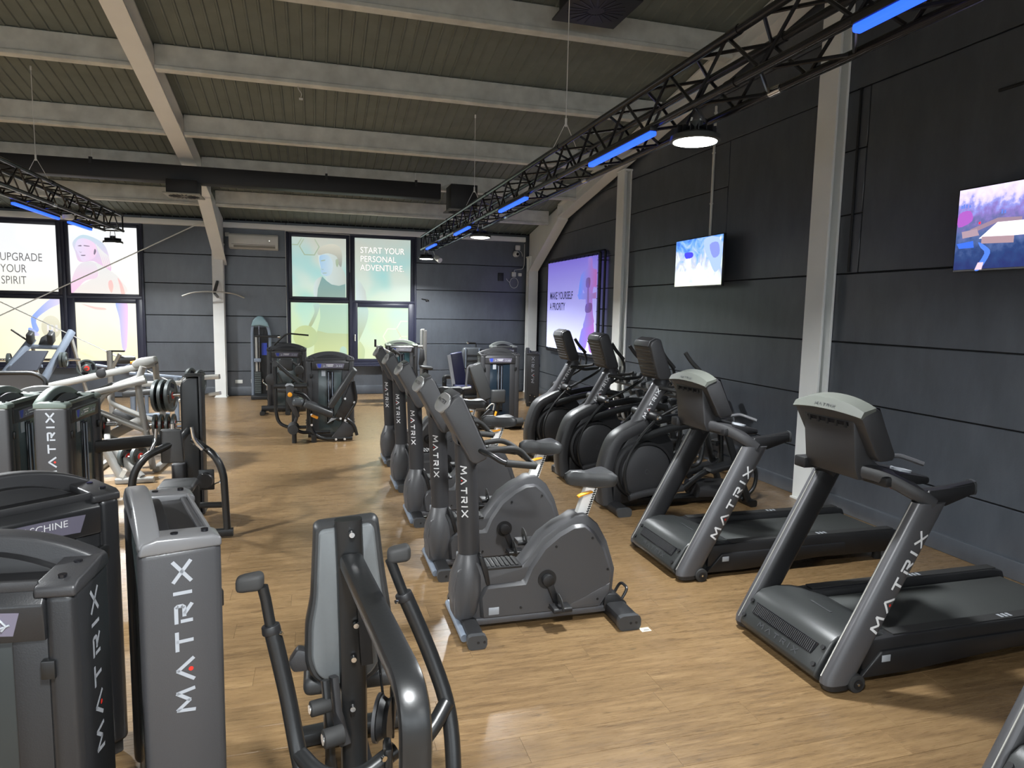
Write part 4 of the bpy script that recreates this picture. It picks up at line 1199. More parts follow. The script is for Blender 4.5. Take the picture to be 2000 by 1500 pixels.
# ------------------------------------------------------------------ strength machines
def make_tower(t, H=1.37, W=.74, D=.29, panel=TEAL, placard=PLACARD, words=None, shell=SHELL, slot=True, cap=SHELL, m=None):
    """weight-stack tower: parts under t, local x = wide side, front = -y; m shifts it inside t"""
    M = m or Matrix.Identity(4)
    h1 = H - .10
    w2, d2 = W / 2, D / 2
    N = lambda: S(M)
    part('base_frame', N().bb(-w2 + .02, w2 - .02, -d2 + .02, d2 - .02, 0, .08), BLACK, t, bev=.01)
    for sg in (-1, 1):
        e = part('end_shroud', N().bb(min(sg * w2, sg * (w2 - .09)), max(sg * w2, sg * (w2 - .09)), -d2, d2, .06, h1 - .03), shell, t, bev=.028, seg=3)
        logo(.057, lambda u, v, sg=sg: M @ Vector((sg * (w2 + .0015), -v * sg, h1 - .36 + u)), e, LGREY, gap=.62)
        fp = part('floor_bracket', N().prism([(-.075, .06), (.075, .06), (.075, .26), (.05, .285), (-.06, .255), (-.075, .23)], 0, sg * w2, sg * (w2 + .008)), BLACK, t)
        for yy, zz in ((-.05, .23), (.05, .255), (-.05, .10), (.05, .10)):
            part('bolt', N().cyl((sg * (w2 + .006), yy, zz), (sg * (w2 + .018), yy, zz), .012, n=12), CHROME, fp)
        part('hinge_block', N().bb(min(sg * (w2 - .10), sg * (w2 - .06)), max(sg * (w2 - .10), sg * (w2 - .06)), -d2 - .012, -d2 + .02, h1 - .30, h1 - .24), BLACK, t, bev=.004)
    x = w2 - .085
    part('front_panel', N().bb(-x, x, -d2 + .022, -d2 + .04, .08, h1 - .16), panel, t, bev=.004)
    part('front_strip', N().bb(-x, -x + .10, -d2 + .012, -d2 + .03, .08, h1 - .16).bb(x - .10, x, -d2 + .012, -d2 + .03, .08, h1 - .16), shell, t, bev=.006)
    part('back_panel', N().bb(-x, x, d2 - .04, d2 - .022, .08, h1 - .04), panel, t, bev=.004)
    part('core', N().bb(-x, x, -d2 + .045, d2 - .045, .08, h1 - .02), DARK, t)
    if slot:
        sf = part('stack_slot', N().bb(-.055, .055, -d2 + .010, -d2 + .024, .25, h1 - .20), GLOSS, t, bev=.006)
        for xx in (-.03, .03):
            part('guide_rod', N().cyl((xx, -d2 + .008, .27), (xx, -d2 + .008, h1 - .22), .007, n=8), BLUEGREY, sf)
        for k in range(7):
            part('weight_plate', N().bb(-.045, .045, -d2 + .0, -d2 + .014, .27 + k * .028, .294 + k * .028), BLACK, sf, bev=.002)
        part('notice', N().bb(-.135, -.075, -d2 + .018, -d2 + .022, h1 - .28, h1 - .19), LGREY, t)
    # fascia with placard
    fa = part('fascia', N().prism([(-d2 + .0, h1 - .18), (-d2 - .008, h1 - .06), (-d2 + .04, h1 - .01), (-d2 + .06, h1 - .01), (-d2 + .06, h1 - .18)], 0, -x, x), shell, t, bev=.008)
    pl = []
    arch = lambda xx: .028 * (1 - (xx / x) ** 2)
    q = S(M)
    K = 10
    xs = [-.22 + .44 * k / K for k in range(K + 1)]
    fy = lambda z: -d2 - .0015 - .0667 * (z - (h1 - .18))
    top = [(a, fy(h1 - .085 + arch(a) * .4), h1 - .085 + arch(a) * .4) for a in xs]
    bot = [(a * .9, fy(h1 - .16 + arch(a) * .4), h1 - .16 + arch(a) * .4) for a in xs]
    q.add(top + bot[::-1], [tuple(range(2 * K + 2))])
    pc = part('placard', q, placard, fa)
    part('placard_mark', S(M).add([(-.20, fy(h1 - .09) - .001, h1 - .082), (-.135, fy(h1 - .09) - .001, h1 - .082), (-.145, fy(h1 - .14) - .001, h1 - .14), (-.165, fy(h1 - .15) - .001, h1 - .15), (-.19, fy(h1 - .13) - .001, h1 - .13)], [(0, 1, 2, 3, 4)]), BLUEPR, pc)
    fig = S(M)
    for k, (a, b) in enumerate(((-.10, .03), (-.06, .02), (.10, .035), (.14, .02), (.17, .028))):
        fig.tube([(a, fy(h1 - .1) - .001, h1 - .135), (a + .012, fy(h1 - .1) - .001, h1 - .12), (a - .004, fy(h1 - .1) - .001, h1 - .10)], .004, 5)
        fig.tube([(a - .012, fy(h1 - .12) - .001, h1 - .13), (a + .022, fy(h1 - .12) - .001, h1 - .118)], .004, 5)
    if not words:
        part('placard_figures', fig, LGREY, pc)
    if words:
        text(words, .042, WHITE, pc, lambda u, v: M @ Vector((.15 + u, fy(h1 - .116 + v) - .0015, h1 - .116 + v)), 'RIGHT')
    else:
        part('placard_print', S(M).bb(-.06, .05, fy(h1 - .1) - .0015, fy(h1 - .1), h1 - .103, h1 - .094).bb(-.05, .04, fy(h1 - .12) - .0015, fy(h1 - .12), h1 - .125, h1 - .115), WHITE, pc)
    # top: arched rear hood, end plates, tray
    ap = [(-w2, h1 - .03)] + [(-w2 + W * k / 16, h1 + .0 + .10 * (1 - abs(k / 8 - 1) ** 2.2)) for k in range(17)] + [(w2, h1 - .03)]
    lp = [(-w2 + .10 + (W - .2) * k / 12, h1 - .03 + .075 * (1 - abs(k / 6 - 1) ** 2)) for k in range(13)]
    hood = part('top_hood', N().prism(ap, 1, d2 - .075, d2), cap, t, bev=.014, seg=3)
    part('hood_step', N().prism([(-w2 + .06, h1 - .03)] + lp + [(w2 - .06, h1 - .03)], 1, d2 - .115, d2 - .07), DARK, t, bev=.006)
    part('hood_badge', N().prism([(-.14, h1 + .035), (.14, h1 + .035), (.16, h1 + .078), (-.16, h1 + .078)], 1, d2 - .003, d2 + .0025), ENGR, hood)
    for sg in (-1, 1):
        en = part('end_cap', N().prism([(-d2, h1 - .045), (-d2, h1 - .012), (-d2 + .03, h1 + .003), (d2 - .06, h1 + .012), (d2 - .01, h1 + .0), (d2, h1 - .045)], 0, sg * (w2 - .115), sg * (w2 + .003)), cap, t, bev=.01, seg=3)
        for yy in (-d2 + .05, d2 - .12):
            part('cap_screw', N().cyl((sg * (w2 - .05), yy, h1 - .01), (sg * (w2 - .05), yy, h1 + .0135), .013, n=14), GLOSS, en)
    part('tray', N().bb(-w2 + .11, w2 - .11, -d2 + .03, d2 - .07, h1 - .05, h1 - .03), DARK, t, bev=.004)
    part('tray_edge', N().rtube([(-w2 + .11, -d2 + .028, h1 - .012), (w2 - .11, -d2 + .028, h1 - .012)], .012, .03), cap, t)
    s = N()
    for k in range(4):
        s.bb(-w2 + .15, -w2 + .19, -.06 + k * .03, -.048 + k * .03, h1 - .03, h1 - .027)
    part('tray_slots', s, ENGR, t)

R = math.radians
tA = thing('weight_stack_tower', 'weight tower at the lower left corner, its broad front cut by the picture edge', 'weight tower', (-1.085, 2.47, 0), R(-4))
make_tower(tA, shell=TOWER_SHADED, H=1.335, panel=mat('green_panel_shaded', (.02, .024, .024), .32), slot=False, placard=PLACARD)  # front panel colour darkened to carry the shade on this tower
tB = thing('weight_stack_tower', 'weight tower whose placard reads TRIZEPSMASCHINE', 'weight tower', (-1.236, 3.233, 0), R(40))
make_tower(tB, shell=TOWER_SHADED, H=1.36, panel=DARK, words='TRIZEPSMASCHINE', slot=False)
tC = thing('weight_stack_tower', 'weight tower with the largest white lettering, near the left foreground', 'weight tower', (-.575, 2.90, 0), R(107))
make_tower(tC, shell=TOWER_LIT, cap=mat('cap_silver_grey', (.16, .16, .165), .3, .2), D=.27, slot=True)

# torso / dip machine with its own tower (the one left of the aisle)
tD = thing('selectorized_machine', 'machine with a small back pad, curved handle arms and a green-topped tower', 'strength machine', (-2.08, 6.62, 0), 0)
make_tower(tD, cap=mat('cap_green_grey', (.10, .125, .11), .35), D=.25, m=Matrix.Translation((.025, 0, 0)) @ Matrix.Rotation(R(86), 4, 'Z'), slot=True, placard=mat('placard_green', (.13, .20, .17), .35))
def W(x, y, z):
    return Vector((x + 2.08, y - 6.62, z))
part('tower_beam', S().rtube([W(-1.95, 6.85, .79), W(-1.22, 7.2, .79)], .07, .11), BLACK, tD)
cp = [(-1.275, .02), (-1.275, 1.28), (-1.262, 1.34), (-1.225, 1.38), (-1.17, 1.392), (-1.105, 1.392), (-1.105, .02)]
part('column', S().prism([(x + 2.08, z) for x, z in cp], 1, .52, .70), BLACK, tD, bev=.022, seg=3)
part('column_rear', S().bb(.978, 1.0, .50, .72, .02, 1.395), DARK, tD, bev=.004)
part('top_plate', S().bb(.84, 1.005, .50, .72, 1.393, 1.408), BLACK, tD, bev=.004)
part('column_cover', S().rtube([W(-1.30, 7.12, .25), W(-1.30, 7.12, .55)], .14, .12, ch=.3), SHELL, tD, bev=.01)
pd = part('back_pad', S().loft([[W(-1.335 + a * (1 - .12 * k), 6.52 + d, z) for a, d in ((0, 0), (.19, 0), (.19, .06), (0, .06))] for k, z in ((0, .68), (.3, .82), (1, .97), (1.3, .985))]), VINYL, tD, bev=.022, seg=3)
part('pad_post', S().rtube([W(-1.24, 6.57, .8), W(-1.20, 7.15, .88)], .05, .05), BLACK, tD)
part('pad_knob', S().cyl(W(-1.24, 6.57, .98), W(-1.24, 6.57, 1.03), .028), CHROME, tD)
part('seat', S().box(W(-1.22, 6.6, .45), (.30, .34, .08)), VINYL, tD, bev=.03, seg=3)
part('seat_post', S().rtube([W(-1.22, 6.6, .02), W(-1.22, 6.6, .42)], .08, .08), BLACK, tD)
part('handle_arm', S().tube([W(-1.56, 6.4, .34), W(-1.53, 6.4, .63), W(-1.44, 6.42, .77), W(-1.18, 6.6, .88)], .032, 12, .14), BLACK, tD)
part('handle_arm', S().tube([W(-.79, 6.42, .05), W(-.81, 6.42, .60), W(-.88, 6.44, .76), W(-1.08, 6.6, .87)], .032, 12, .14), BLACK, tD)
part('grip', S().tube([W(-1.06, 6.42, 1.02), W(-1.045, 6.42, .90), W(-.98, 6.44, .815)], .018, 10, .05), CHROME, tD)
part('grip', S().tube([W(-1.36, 6.5, 1.0), W(-1.37, 6.5, .88), W(-1.40, 6.45, .80)], .018, 10, .05), CHROME, tD)
part('cross_tube', S().tube([W(-1.06, 6.5, .855), W(-.92, 6.46, .80)], .016, 8), BLACK, tD)
part('foot_tube', S().rtube([W(-1.10, 6.42, .05), W(-.74, 6.42, .05)], .07, .07), BLACK, tD)
part('foot_bar', S().tube([W(-1.06, 6.75, .22), W(-.82, 6.72, .22)], .028, 10), RUBBER, tD)
part('base_tube', S().rtube([W(-1.22, 7.2, .04), W(-1.22, 6.4, .04)], .09, .07), BLACK, tD)
pu = part('pulley_cover', S().lathe([(.001, -.03), (.068, -.03), (.078, 0), (.068, .03), (.001, .03)], W(-1.03, 6.85, .43), (0, 1, 0), 24), DARK, tD)
part('pulley_bracket', S().box(W(-1.02, 6.88, .43), (.14, .02, .2)), BLACK, tD, bev=.02)
part('cable', S().tube([W(-.95, 6.8, .40), W(-.82, 6.46, .52)], .006, 6), BLACK, tD)
part('cable_clamp', S().cyl(W(-.84, 6.44, .50), W(-.80, 6.44, .54), .02), CHROME, tD)
tE = thing('weight_stack_tower', 'weight tower at the left picture edge with an orange placard corner', 'weight tower', (-2.49, 6.66, 0), R(86))
make_tower(tE, cap=mat('cap_green_grey', (.07, .085, .075), .35), D=.27, slot=True)
tF = thing('weight_stack_tower', 'weight tower of which only the arched top shows behind two others', 'weight tower', (-2.80, 8.15, 0), R(8))
make_tower(tF, H=1.20, W=.56, cap=mat('cap_warm_grey', (.09, .09, .085), .4))

# leg extension machine with tower
tL = thing('leg_extension_machine', 'leg extension machine with tilted black backrest in the aisle centre', 'strength machine', (.21, 11.28, 0))
make_tower(tL, slot=True, placard=PLACARDL if False else PLACARD)
def P(pts, y):
    return [(a - .21, y - 11.28, c) for a, c in pts]
YL = 10.78
def rect_pad(t, name, a, b, th, y0, y1, m, bev=.02):
    A, Bv = Vector((a[0], 0, a[1])), Vector((b[0], 0, b[1]))
    d = (Bv - A).normalized(); nn = Vector((-d.z, 0, d.x)) * th
    q = [A, Bv, Bv + nn, A + nn]
    return part(name, S().prism([(p.x, p.z) for p in q], 1, y0, y1), m, t, bev=bev, seg=3)
rect_pad(tL, 'backrest', (.02, .535), (.40, 1.12), .09, -.70, -.40, VINYL, .025)
rect_pad(tL, 'seat', (-.42, .58), (0.0, .40), .10, -.72, -.38, VINYL, .03)
rect_pad(tL, 'seat_nose', (-.58, .60), (-.42, .565), .12, -.70, -.40, mat('seat_nose_vinyl', (.05, .055, .06), .3), .04)
part('roller_pad', S().lathe([(.02, -.17), (.075, -.165), (.085, -.1), (.085, .1), (.075, .165), (.02, .17)], (-.56, -.5, .23), (0, 1, 0), 24), RUBBER, tL)
part('leg_arm', S().rtube([(-.50, -.5, .72), (-.49, -.5, .45), (-.56, -.5, .24)], .05, .07, .1, up=(0, 1, 0)), SHELL, tL, bev=.004)
part('cam_plate', S().prism([(-.66, .90), (-.54, .90), (-.56, .70), (-.46, .42), (-.52, .40), (-.65, .66)], 1, -.60, -.57), SHELL, tL, bev=.01)
part('angle_scale', S().prism([(-.67, .90), (-.64, .93), (-.57, .93), (-.54, .90), (-.545, .885), (-.60, .905), (-.66, .885)], 1, -.605, -.60), LGREY, tL)
part('range_knob', S().cyl((-.60, -.63, .76), (-.60, -.59, .76), .035), ORANGE, tL, bev=.006)
part('side_frame', S().tube(P([(-.60, 1.21), (-.60, .47), (-.56, .31), (-.43, .24), (-.16, .24)], YL), .026, 10, .12), BLACK, tL)
part('side_frame', S().tube(P([(-.35, .62), (-.36, .22), (-.26, .11), (-.08, .11), (.2, .11)], YL + .25), .026, 10, .1), BLACK, tL)
part('diagonal_bar', S().rtube(P([(-.60, 1.24), (-.27, .93)], YL), .04, .055), BLACK, tL)
part('top_bracket', S().cyl((-.81, -.54, 1.22), (-.81, -.46, 1.22), .045), SHELL, tL)
part('brace', S().rtube(P([(-.57, 1.08), (-.50, .93)], YL + .1), .03, .03), BLACK, tL)
part('brace', S().rtube(P([(-.54, 1.12), (-.20, .90)], YL + .3), .03, .04), BLACK, tL)
part('cross_bar', S().rtube(P([(-.62, .88), (-.14, .88)], YL), .06, .075), BLACK, tL)
part('grab_handle', S().tube(P([(-.36, .79), (-.21, .77), (-.10, .65), (-.06, .5)], YL), .022, 10, .12), BLACK, tL)
part('base_tube', S().tube(P([(-.10, .53), (-.10, .24), (-.03, .10), (.11, .045), (.53, .045)], YL), .03, 10, .12), BLACK, tL)
part('rear_handle', S().tube(P([(.30, .40), (.46, .35), (.56, .25), (.60, .09)], YL), .026, 10, .1), BLACK, tL)
part('seat_plate', S().prism([(-.01, .05), (.19, .32), (.35, .24), (.35, .14), (.26, .05)], 1, -.52, -.49), SHELL, tL, bev=.008)
part('back_plate', S().prism([(.30, .95), (.34, .95), (.38, .62), (.20, .36), (.05, .40), (.18, .66)], 1, -.56, -.53), SHELL, tL, bev=.008)
part('back_strut', S().tube(P([(.55, .95), (.60, .64), (.42, .36)], YL - .05), .022, 8, .1), BLACK, tL)
part('seat_rail', S().rtube(P([(-.25, .60), (.35, .34)], YL - .02), .05, .05), BLACK, tL)
part('adjust_handle', S().box((-.245, -.56, .41), (.11, .03, .045), (0, .45, 0)), ORANGE, tL, bev=.01)
part('link_plate', S().prism([(-.06, .30), (.08, .37), (.0, .38)], 1, -.56, -.54), LGREY, tL)
part('foot', S().rtube(P([(-.34, .0), (-.34, .14)], YL), .09, .07), BLACK, tL)
part('foot', S().rtube(P([(-.05, .0), (-.05, .12)], YL), .09, .08), BLACK, tL)
for a, c in ((-.10, .62), (-.05, .585), (-.08, .44), (-.08, .28), (.35, .37), (.42, .34), (.42, .68), (.56, .62), (.28, .045), (.41, .045)):
    part('bolt', S().cyl((a - .21, YL - 11.28 - .07, c), (a - .21, YL - 11.28 - .02, c), .018, n=10), CHROME, tL)

# abdominal machine (behind, left of the leg extension)
tG = thing('abdominal_machine', 'weight machine with handles on top, behind the leg extension machine', 'strength machine', (-.56, 14.15, 0))
make_tower(tG, H=1.35, panel=TEAL, slot=False)
part('curved_handle', S().tube([(-.22, -.35, 1.33), (-.02, -.40, 1.53), (.06, -.42, 1.56), (.42, -.45, 1.53)], .016, 8, .06), BLACK, tG)
part('chest_pad', S().box((.0, -.5, .97), (.26, .10, .24)), VINYL, tG, bev=.04, seg=3)
part('elbow_roller', S().cyl((.24, -.68, .87), (.24, -.45, .87), .085), RUBBER, tG, bev=.02)
part('hand_bar', S().tube([(.28, -.56, 1.16), (.27, -.56, 1.0), (.22, -.56, .93)], .024, 10, .04), BLACK, tG)
part('pad_arm', S().rtube([(.10, -.5, 1.03), (.24, -.56, .93), (.18, -.5, .70), (.10, -.3, .60)], .04, .05, .08), BLACK, tG)
part('cam', S().cyl((-.27, -.5, .68), (-.27, -.44, .68), .11, n=24), SHELL, tG, bev=.01)
part('cam_arm', S().rtube([(-.27, -.47, .78), (-.25, -.47, .58)], .05, .08), SHELL, tG)
part('seat', S().box((.02, -.55, .50), (.36, .34, .09)), VINYL, tG, bev=.03, seg=3)
part('base_tube', S().rtube([(-.46, -.45, .12), (-.30, -.45, .12), (.35, -.45, .12)], .10, .10), BLACK, tG)
part('base_foot', S().rtube([(-.44, -.6, .04), (-.44, -.2, .04)], .09, .07), BLACK, tG)
part('seat_post', S().rtube([(.02, -.5, .04), (.02, -.5, .46)], .09, .09), BLACK, tG)
part('base_stay', S().rtube([(.02, -.60, .04), (.02, -.10, .04)], .09, .07), BLACK, tG)

# tall cable column on the back wall
tH = thing('cable_tower', 'tall cable tower with rounded pale head against the back wall', 'cable machine', (-1.20, 16.1, 0))
fr = [(-.17, 0, .02), (-.17, 0, 1.55), (-.10, 0, 1.78), (.0, 0, 1.84), (.10, 0, 1.76), (.20, 0, 1.50), (.21, 0, .02)]
part('frame', S().rtube(fr, .06, .10, .15, up=(0, 1, 0)), BLUEGREY, tH)
part('head_cover', S().prism([(-.18, 1.62), (-.14, 1.76), (-.04, 1.85), (.06, 1.84), (.16, 1.70), (.19, 1.60), (.0, 1.64)], 1, -.10, .08), mat('pale_teal_plastic', (.22, .33, .36), .3), tH, bev=.03, seg=3)
part('back_plate', S().bb(-.13, .17, .02, .05, .1, 1.6), DARK, tH)
part('cable', S().cyl((-.02, -.06, .5), (-.02, -.06, 1.66), .009, n=6), CHROME, tH)
part('guide_rail', S().rtube([(-.08, -.05, .2), (-.08, -.05, 1.40)], .03, .05), SILVER, tH)
part('slider', S().box((-.06, -.07, .87), (.14, .10, .08)), BLUEGREY, tH, bev=.01)
part('side_arm', S().rtube([(-.10, -.08, 1.41), (.38, -.14, 1.40)], .05, .05), BLACK, tH)
part('arm_cap', S().cyl((.38, -.14, 1.40), (.43, -.145, 1.40), .035), CHROME, tH)
part('info_panel', S().bb(.03, .14, -.0, .012, .98, 1.25), BLUEPR, tH)
part('weight_stack', S().bb(-.12, .0, -.10, .0, .12, .62), BLACK, tH)
for k in range(10):
    part('weight_plate', S().bb(-.125, .005, -.106, .0, .13 + k * .048, .168 + k * .048), PLATE, tH, bev=.004)
part('handle', S().tube([(.05, -.1, .45), (.04, -.1, .38), (.14, -.1, .30), (.12, -.1, .2)], .014, 8, .03), CHROME, tH)
part('base', S().bb(-.20, .24, -.22, .12, 0, .09), BLACK, tH, bev=.01)

# teal stack machine behind the bikes
tI = thing('selectorized_machine', 'weight machine with teal front and tall side post behind the far bikes', 'strength machine', (1.82, 15.2, 0))
make_tower(tI, H=1.39, W=.70, placard=PLACARDL, panel=mat('teal_glass', (.035, .075, .085), .12), cap=mat('cap_pale_green', (.12, .14, .11), .4))
part('side_post', S().rtube([(.51, -.1, .02), (.51, -.1, 1.60)], .07, .09), IRONGREY, tI)
part('back_post', S().rtube([(.45, .05, .02), (.45, .05, 1.61), (.52, .05, 1.61)], .04, .05, .02), IRONGREY, tI)
part('link_bar', S().rtube([(.34, -.1, 1.24), (.50, -.1, 1.24)], .05, .06), IRONGREY, tI)
part('seat_pad', S().box((.52, -.25, .79), (.28, .26, .07), (0, .15, 0)), VINYL, tI, bev=.03, seg=3)
part('seat_base', S().rtube([(.52, -.2, .02), (.52, -.2, .74)], .16, .10), DARK, tI)
part('side_plate', S().prism([(.36, .85), (.40, 1.2), (.48, 1.18), (.50, .95), (.42, .80)], 1, -.2, -.17), SHELL, tI, bev=.01)
part('handle_arm', S().rtube([(-.58, -.4, 1.25), (-.52, -.4, 1.25), (-.30, -.42, 1.13)], .06, .06), IRONGREY, tI)
part('handle_grip', S().tube([(-.60, -.4, 1.25), (-.60, -.4, 1.41)], .024, 10), RUBBER, tI)
part('arm_stay', S().rtube([(-.33, -.42, 1.14), (-.31, -.12, 1.10)], .04, .05), IRONGREY, tI)
part('arm_pad', S().box((-.16, -.42, 1.14), (.2, .2, .06), (0, .65, 0)), VINYL, tI, bev=.02)
part('pad_stay', S().rtube([(-.16, -.40, 1.12), (-.20, -.12, 1.0)], .04, .05), BLACK, tI)
part('base_tube', S().rtube([(.51, .1, .04), (.51, -.5, .04)], .09, .07), BLACK, tI)

# seated machine at the right, in front of the corner column
tJ = thing('leg_curl_machine', 'machine with tall reclined backrest and weight tower left of the far elliptical', 'strength machine', (3.21, 12.0, 0))
make_tower(tJ, H=1.40, placard=PLACARD, panel=mat('blue_black_glass', (.012, .02, .03), .15))
rect_pad(tJ, 'backrest', (-.42, .46), (-.66, 1.10), -.24, -.46, -.36, VINYL, .03)
part('backrest_edge', S().tube([(-.70, -.44, .72), (-.67, -.44, 1.08), (-.62, -.44, 1.12), (-.45, -.44, 1.12)], .02, 8, .04), GREY, tJ)
part('seat', S().box((-.62, -.62, .40), (.42, .36, .09)), VINYL, tJ, bev=.03, seg=3)
part('seat_frame', S().rtube([(-.62, -.5, .04), (-.62, -.5, .36)], .10, .10), BLACK, tJ)
part('armrest', S().tube([(-.78, -.5, .52), (-.80, -.5, .72), (-.62, -.5, .74)], .02, 8, .05), SILVER, tJ)
part('shin_pad', S().box((-.14, -.55, .58), (.26, .09, .24)), VINYL, tJ, bev=.03, seg=3)
part('pad_lever', S().rtube([(-.14, -.55, .47), (-.16, -.5, .15)], .05, .06), BLACK, tJ)
part('release_lever', S().tube([(-.40, -.6, .33), (-.27, -.6, .46), (-.22, -.6, .45), (-.24, -.6, .34)], .012, 8, .03), SILVER, tJ)
part('lower_frame', S().rtube([(-.75, -.55, .04), (.30, -.55, .04)], .09, .07), BLACK, tJ)
part('cam_housing', S().prism([(-.46, .20), (-.30, .36), (-.18, .33), (-.16, .12), (-.42, .10)], 1, -.56, -.50), SHELL, tJ, bev=.02)
part('orange_catch', S().box((-.20, -.60, .26), (.03, .03, .12), (0, .3, 0)), ORANGE, tJ, bev=.004)
part('foot_roller', S().cyl((.02, -.70, .14), (.28, -.70, .14), .075), RUBBER, tJ, bev=.02)
part('roller_end', S().cyl((.28, -.70, .14), (.32, -.70, .14), .035), CHROME, tJ)
part('roller_arm', S().rtube([(.05, -.70, .14), (-.05, -.55, .06)], .05, .05), BLACK, tJ)

tK = thing('weight_bench', 'upright bench with navy blue backrest behind the reclined machine', 'bench', (2.93, 14.5, 0))
rect_pad(tK, 'backrest', (-.02, .42), (-.14, 1.13), -.26, -.05, .06, BLUEVIN, .03)
part('backrest_edge', S().rtube([(-.16, -.02, 1.10), (-.04, -.02, .42)], .03, .10), LGREY, tK)
part('seat', S().box((.10, -.2, .42), (.36, .40, .09)), BLUEVIN, tK, bev=.03, seg=3)
part('frame', S().rtube([(-.25, .05, .03), (-.25, .05, .62), (-.02, .05, .62)], .09, .09, .05), BLACK, tK)
part('knob', S().cyl((-.27, -.02, .52), (-.27, -.06, .52), .025), CHROME, tK).parent = tK
part('base', S().rtube([(-.25, .05, .04), (.25, -.3, .04)], .09, .07), BLACK, tK)
part('seat_post', S().rtube([(.10, -.18, .04), (.10, -.18, .40)], .08, .08), BLACK, tK)

tM_ = thing('cable_machine', 'grey mesh-backed machine standing at the far back wall', 'strength machine', (3.52, 15.6, 0))
part('back_shroud', S().prism([(-.26, .70), (-.26, 1.05), (-.20, 1.20), (.24, 1.20), (.24, .70)], 1, -.08, .08), mat('shroud_grey', (.045, .05, .055), .45), tM_, bev=.04, seg=3)
for k in range(3):
    part('shroud_rib', S().bb(-.17, .15, -.092, -.08, .78 + k * .12, .80 + k * .12), SHELL, tM_)
part('shroud_bar', S().bb(-.17, -.15, -.095, -.08, .72, 1.19), BLUEGREY, tM_)
part('shroud_bar', S().bb(.15, .17, -.095, -.08, .72, 1.19), BLUEGREY, tM_)
part('lower_shroud', S().bb(-.20, .20, -.08, .08, .06, .70), DARK, tM_, bev=.02)
part('top_bar', S().tube([(.10, 0, 1.18), (.10, 0, 1.30), (-.08, 0, 1.31)], .018, 8, .03), BLACK, tM_)
part('bar_ball', S().lathe([(.001, -.035), (.03, -.02), (.035, 0), (.03, .02), (.001, .035)], (-.10, 0, 1.31), (1, 0, 0), 14), CHROME, tM_)
part('base', S().bb(-.3, .3, -.2, .2, 0, .07), BLACK, tM_, bev=.01)

tN = thing('weight_stack_tower', 'weight tower with pale placard peeking over the reclined machine', 'weight tower', (4.15, 15.1, 0))
make_tower(tN, H=1.37, W=.60, placard=PLACARDL, cap=mat('cap_pale', (.16, .17, .16), .4))
tO = thing('weight_stack_tower', 'narrow end of a lettered weight tower right of the corner column', 'weight tower', (4.62, 14.35, 0), R(75))
make_tower(tO, H=1.27)

# ------------------------------------------------------------------ converging press in the foreground
tP = thing('chest_press_machine', 'black press machine seen from behind in the foreground centre', 'strength machine', (.15, 2.75, 0))
def Q(x, y, z):
    return Vector((x - .15, y - 2.75, z))
Yp = 2.83
outl = [(-.019, 1.19), (.0, 1.205), (.226, 1.222), (.245, 1.20), (.268, 1.0), (.300, .78), (.290, .62), (.245, .525), (.18, .485), (.084, .475), (.015, .495), (-.035, .535), (-.060, .61), (-.056, .77), (-.034, .88), (-.028, 1.0)]
o3 = fillet([Q(a, Yp, b) for a, b in outl], .03, 3, True)
def ringp(k, y):
    c = Q(.115, Yp, .85)
    return [Vector((c.x + (p.x - c.x) * k, y - 2.75, c.z + (p.z - c.z) * (1 - (1 - k) * .45))) for p in o3]
part('backrest_pad', S().loft([ringp(.93, Yp - .005), ringp(1.0, Yp + .01), ringp(1.02, Yp + .05), ringp(.95, Yp + .085), ringp(.6, Yp + .095)]), VINYL, tP)
part('backrest_shell', S().loft([ringp(.80, Yp - .022), ringp(.84, Yp - .016), ringp(.86, Yp - .003)]), PADBACK, tP, label='pale grey moulded back of the backrest')
part('back_post', S().rtube([Q(.118, 2.775, 1.235), Q(.125, 2.775, 1.05), Q(.135, 2.775, .62), Q(.140, 2.80, .02)], .105, .075, .1, up=(0, 1, 0), ch=.35) if 0 else S().rtube([Q(.118, 2.775, 1.235), Q(.125, 2.775, 1.05), Q(.135, 2.775, .62), Q(.140, 2.80, .02)], .11, .06, .1, up=(0, 1, 0), ch=.35), BLACK, tP)
part('post_cover', S().rtube([Q(.165, 2.745, 1.0), Q(.19, 2.74, .62)], .05, .02, up=(0, 1, 0)), DARK, tP)
for a, b in ((.13, 1.185), (.145, .80), (.135, .655), (.13, .44)):
    part('bolt', S().cyl(Q(a, 2.735, b), Q(a, 2.715, b), .013, .011, 14), CHROME, tP)
part('main_tube', S().rtube([Q(.128, 2.74, 1.065), Q(.262, 1.83, .995), Q(.262, 1.80, .02)], .072, .092, .13, up=(1, 0, 0), ch=.26, k=8), BLACK, tP)
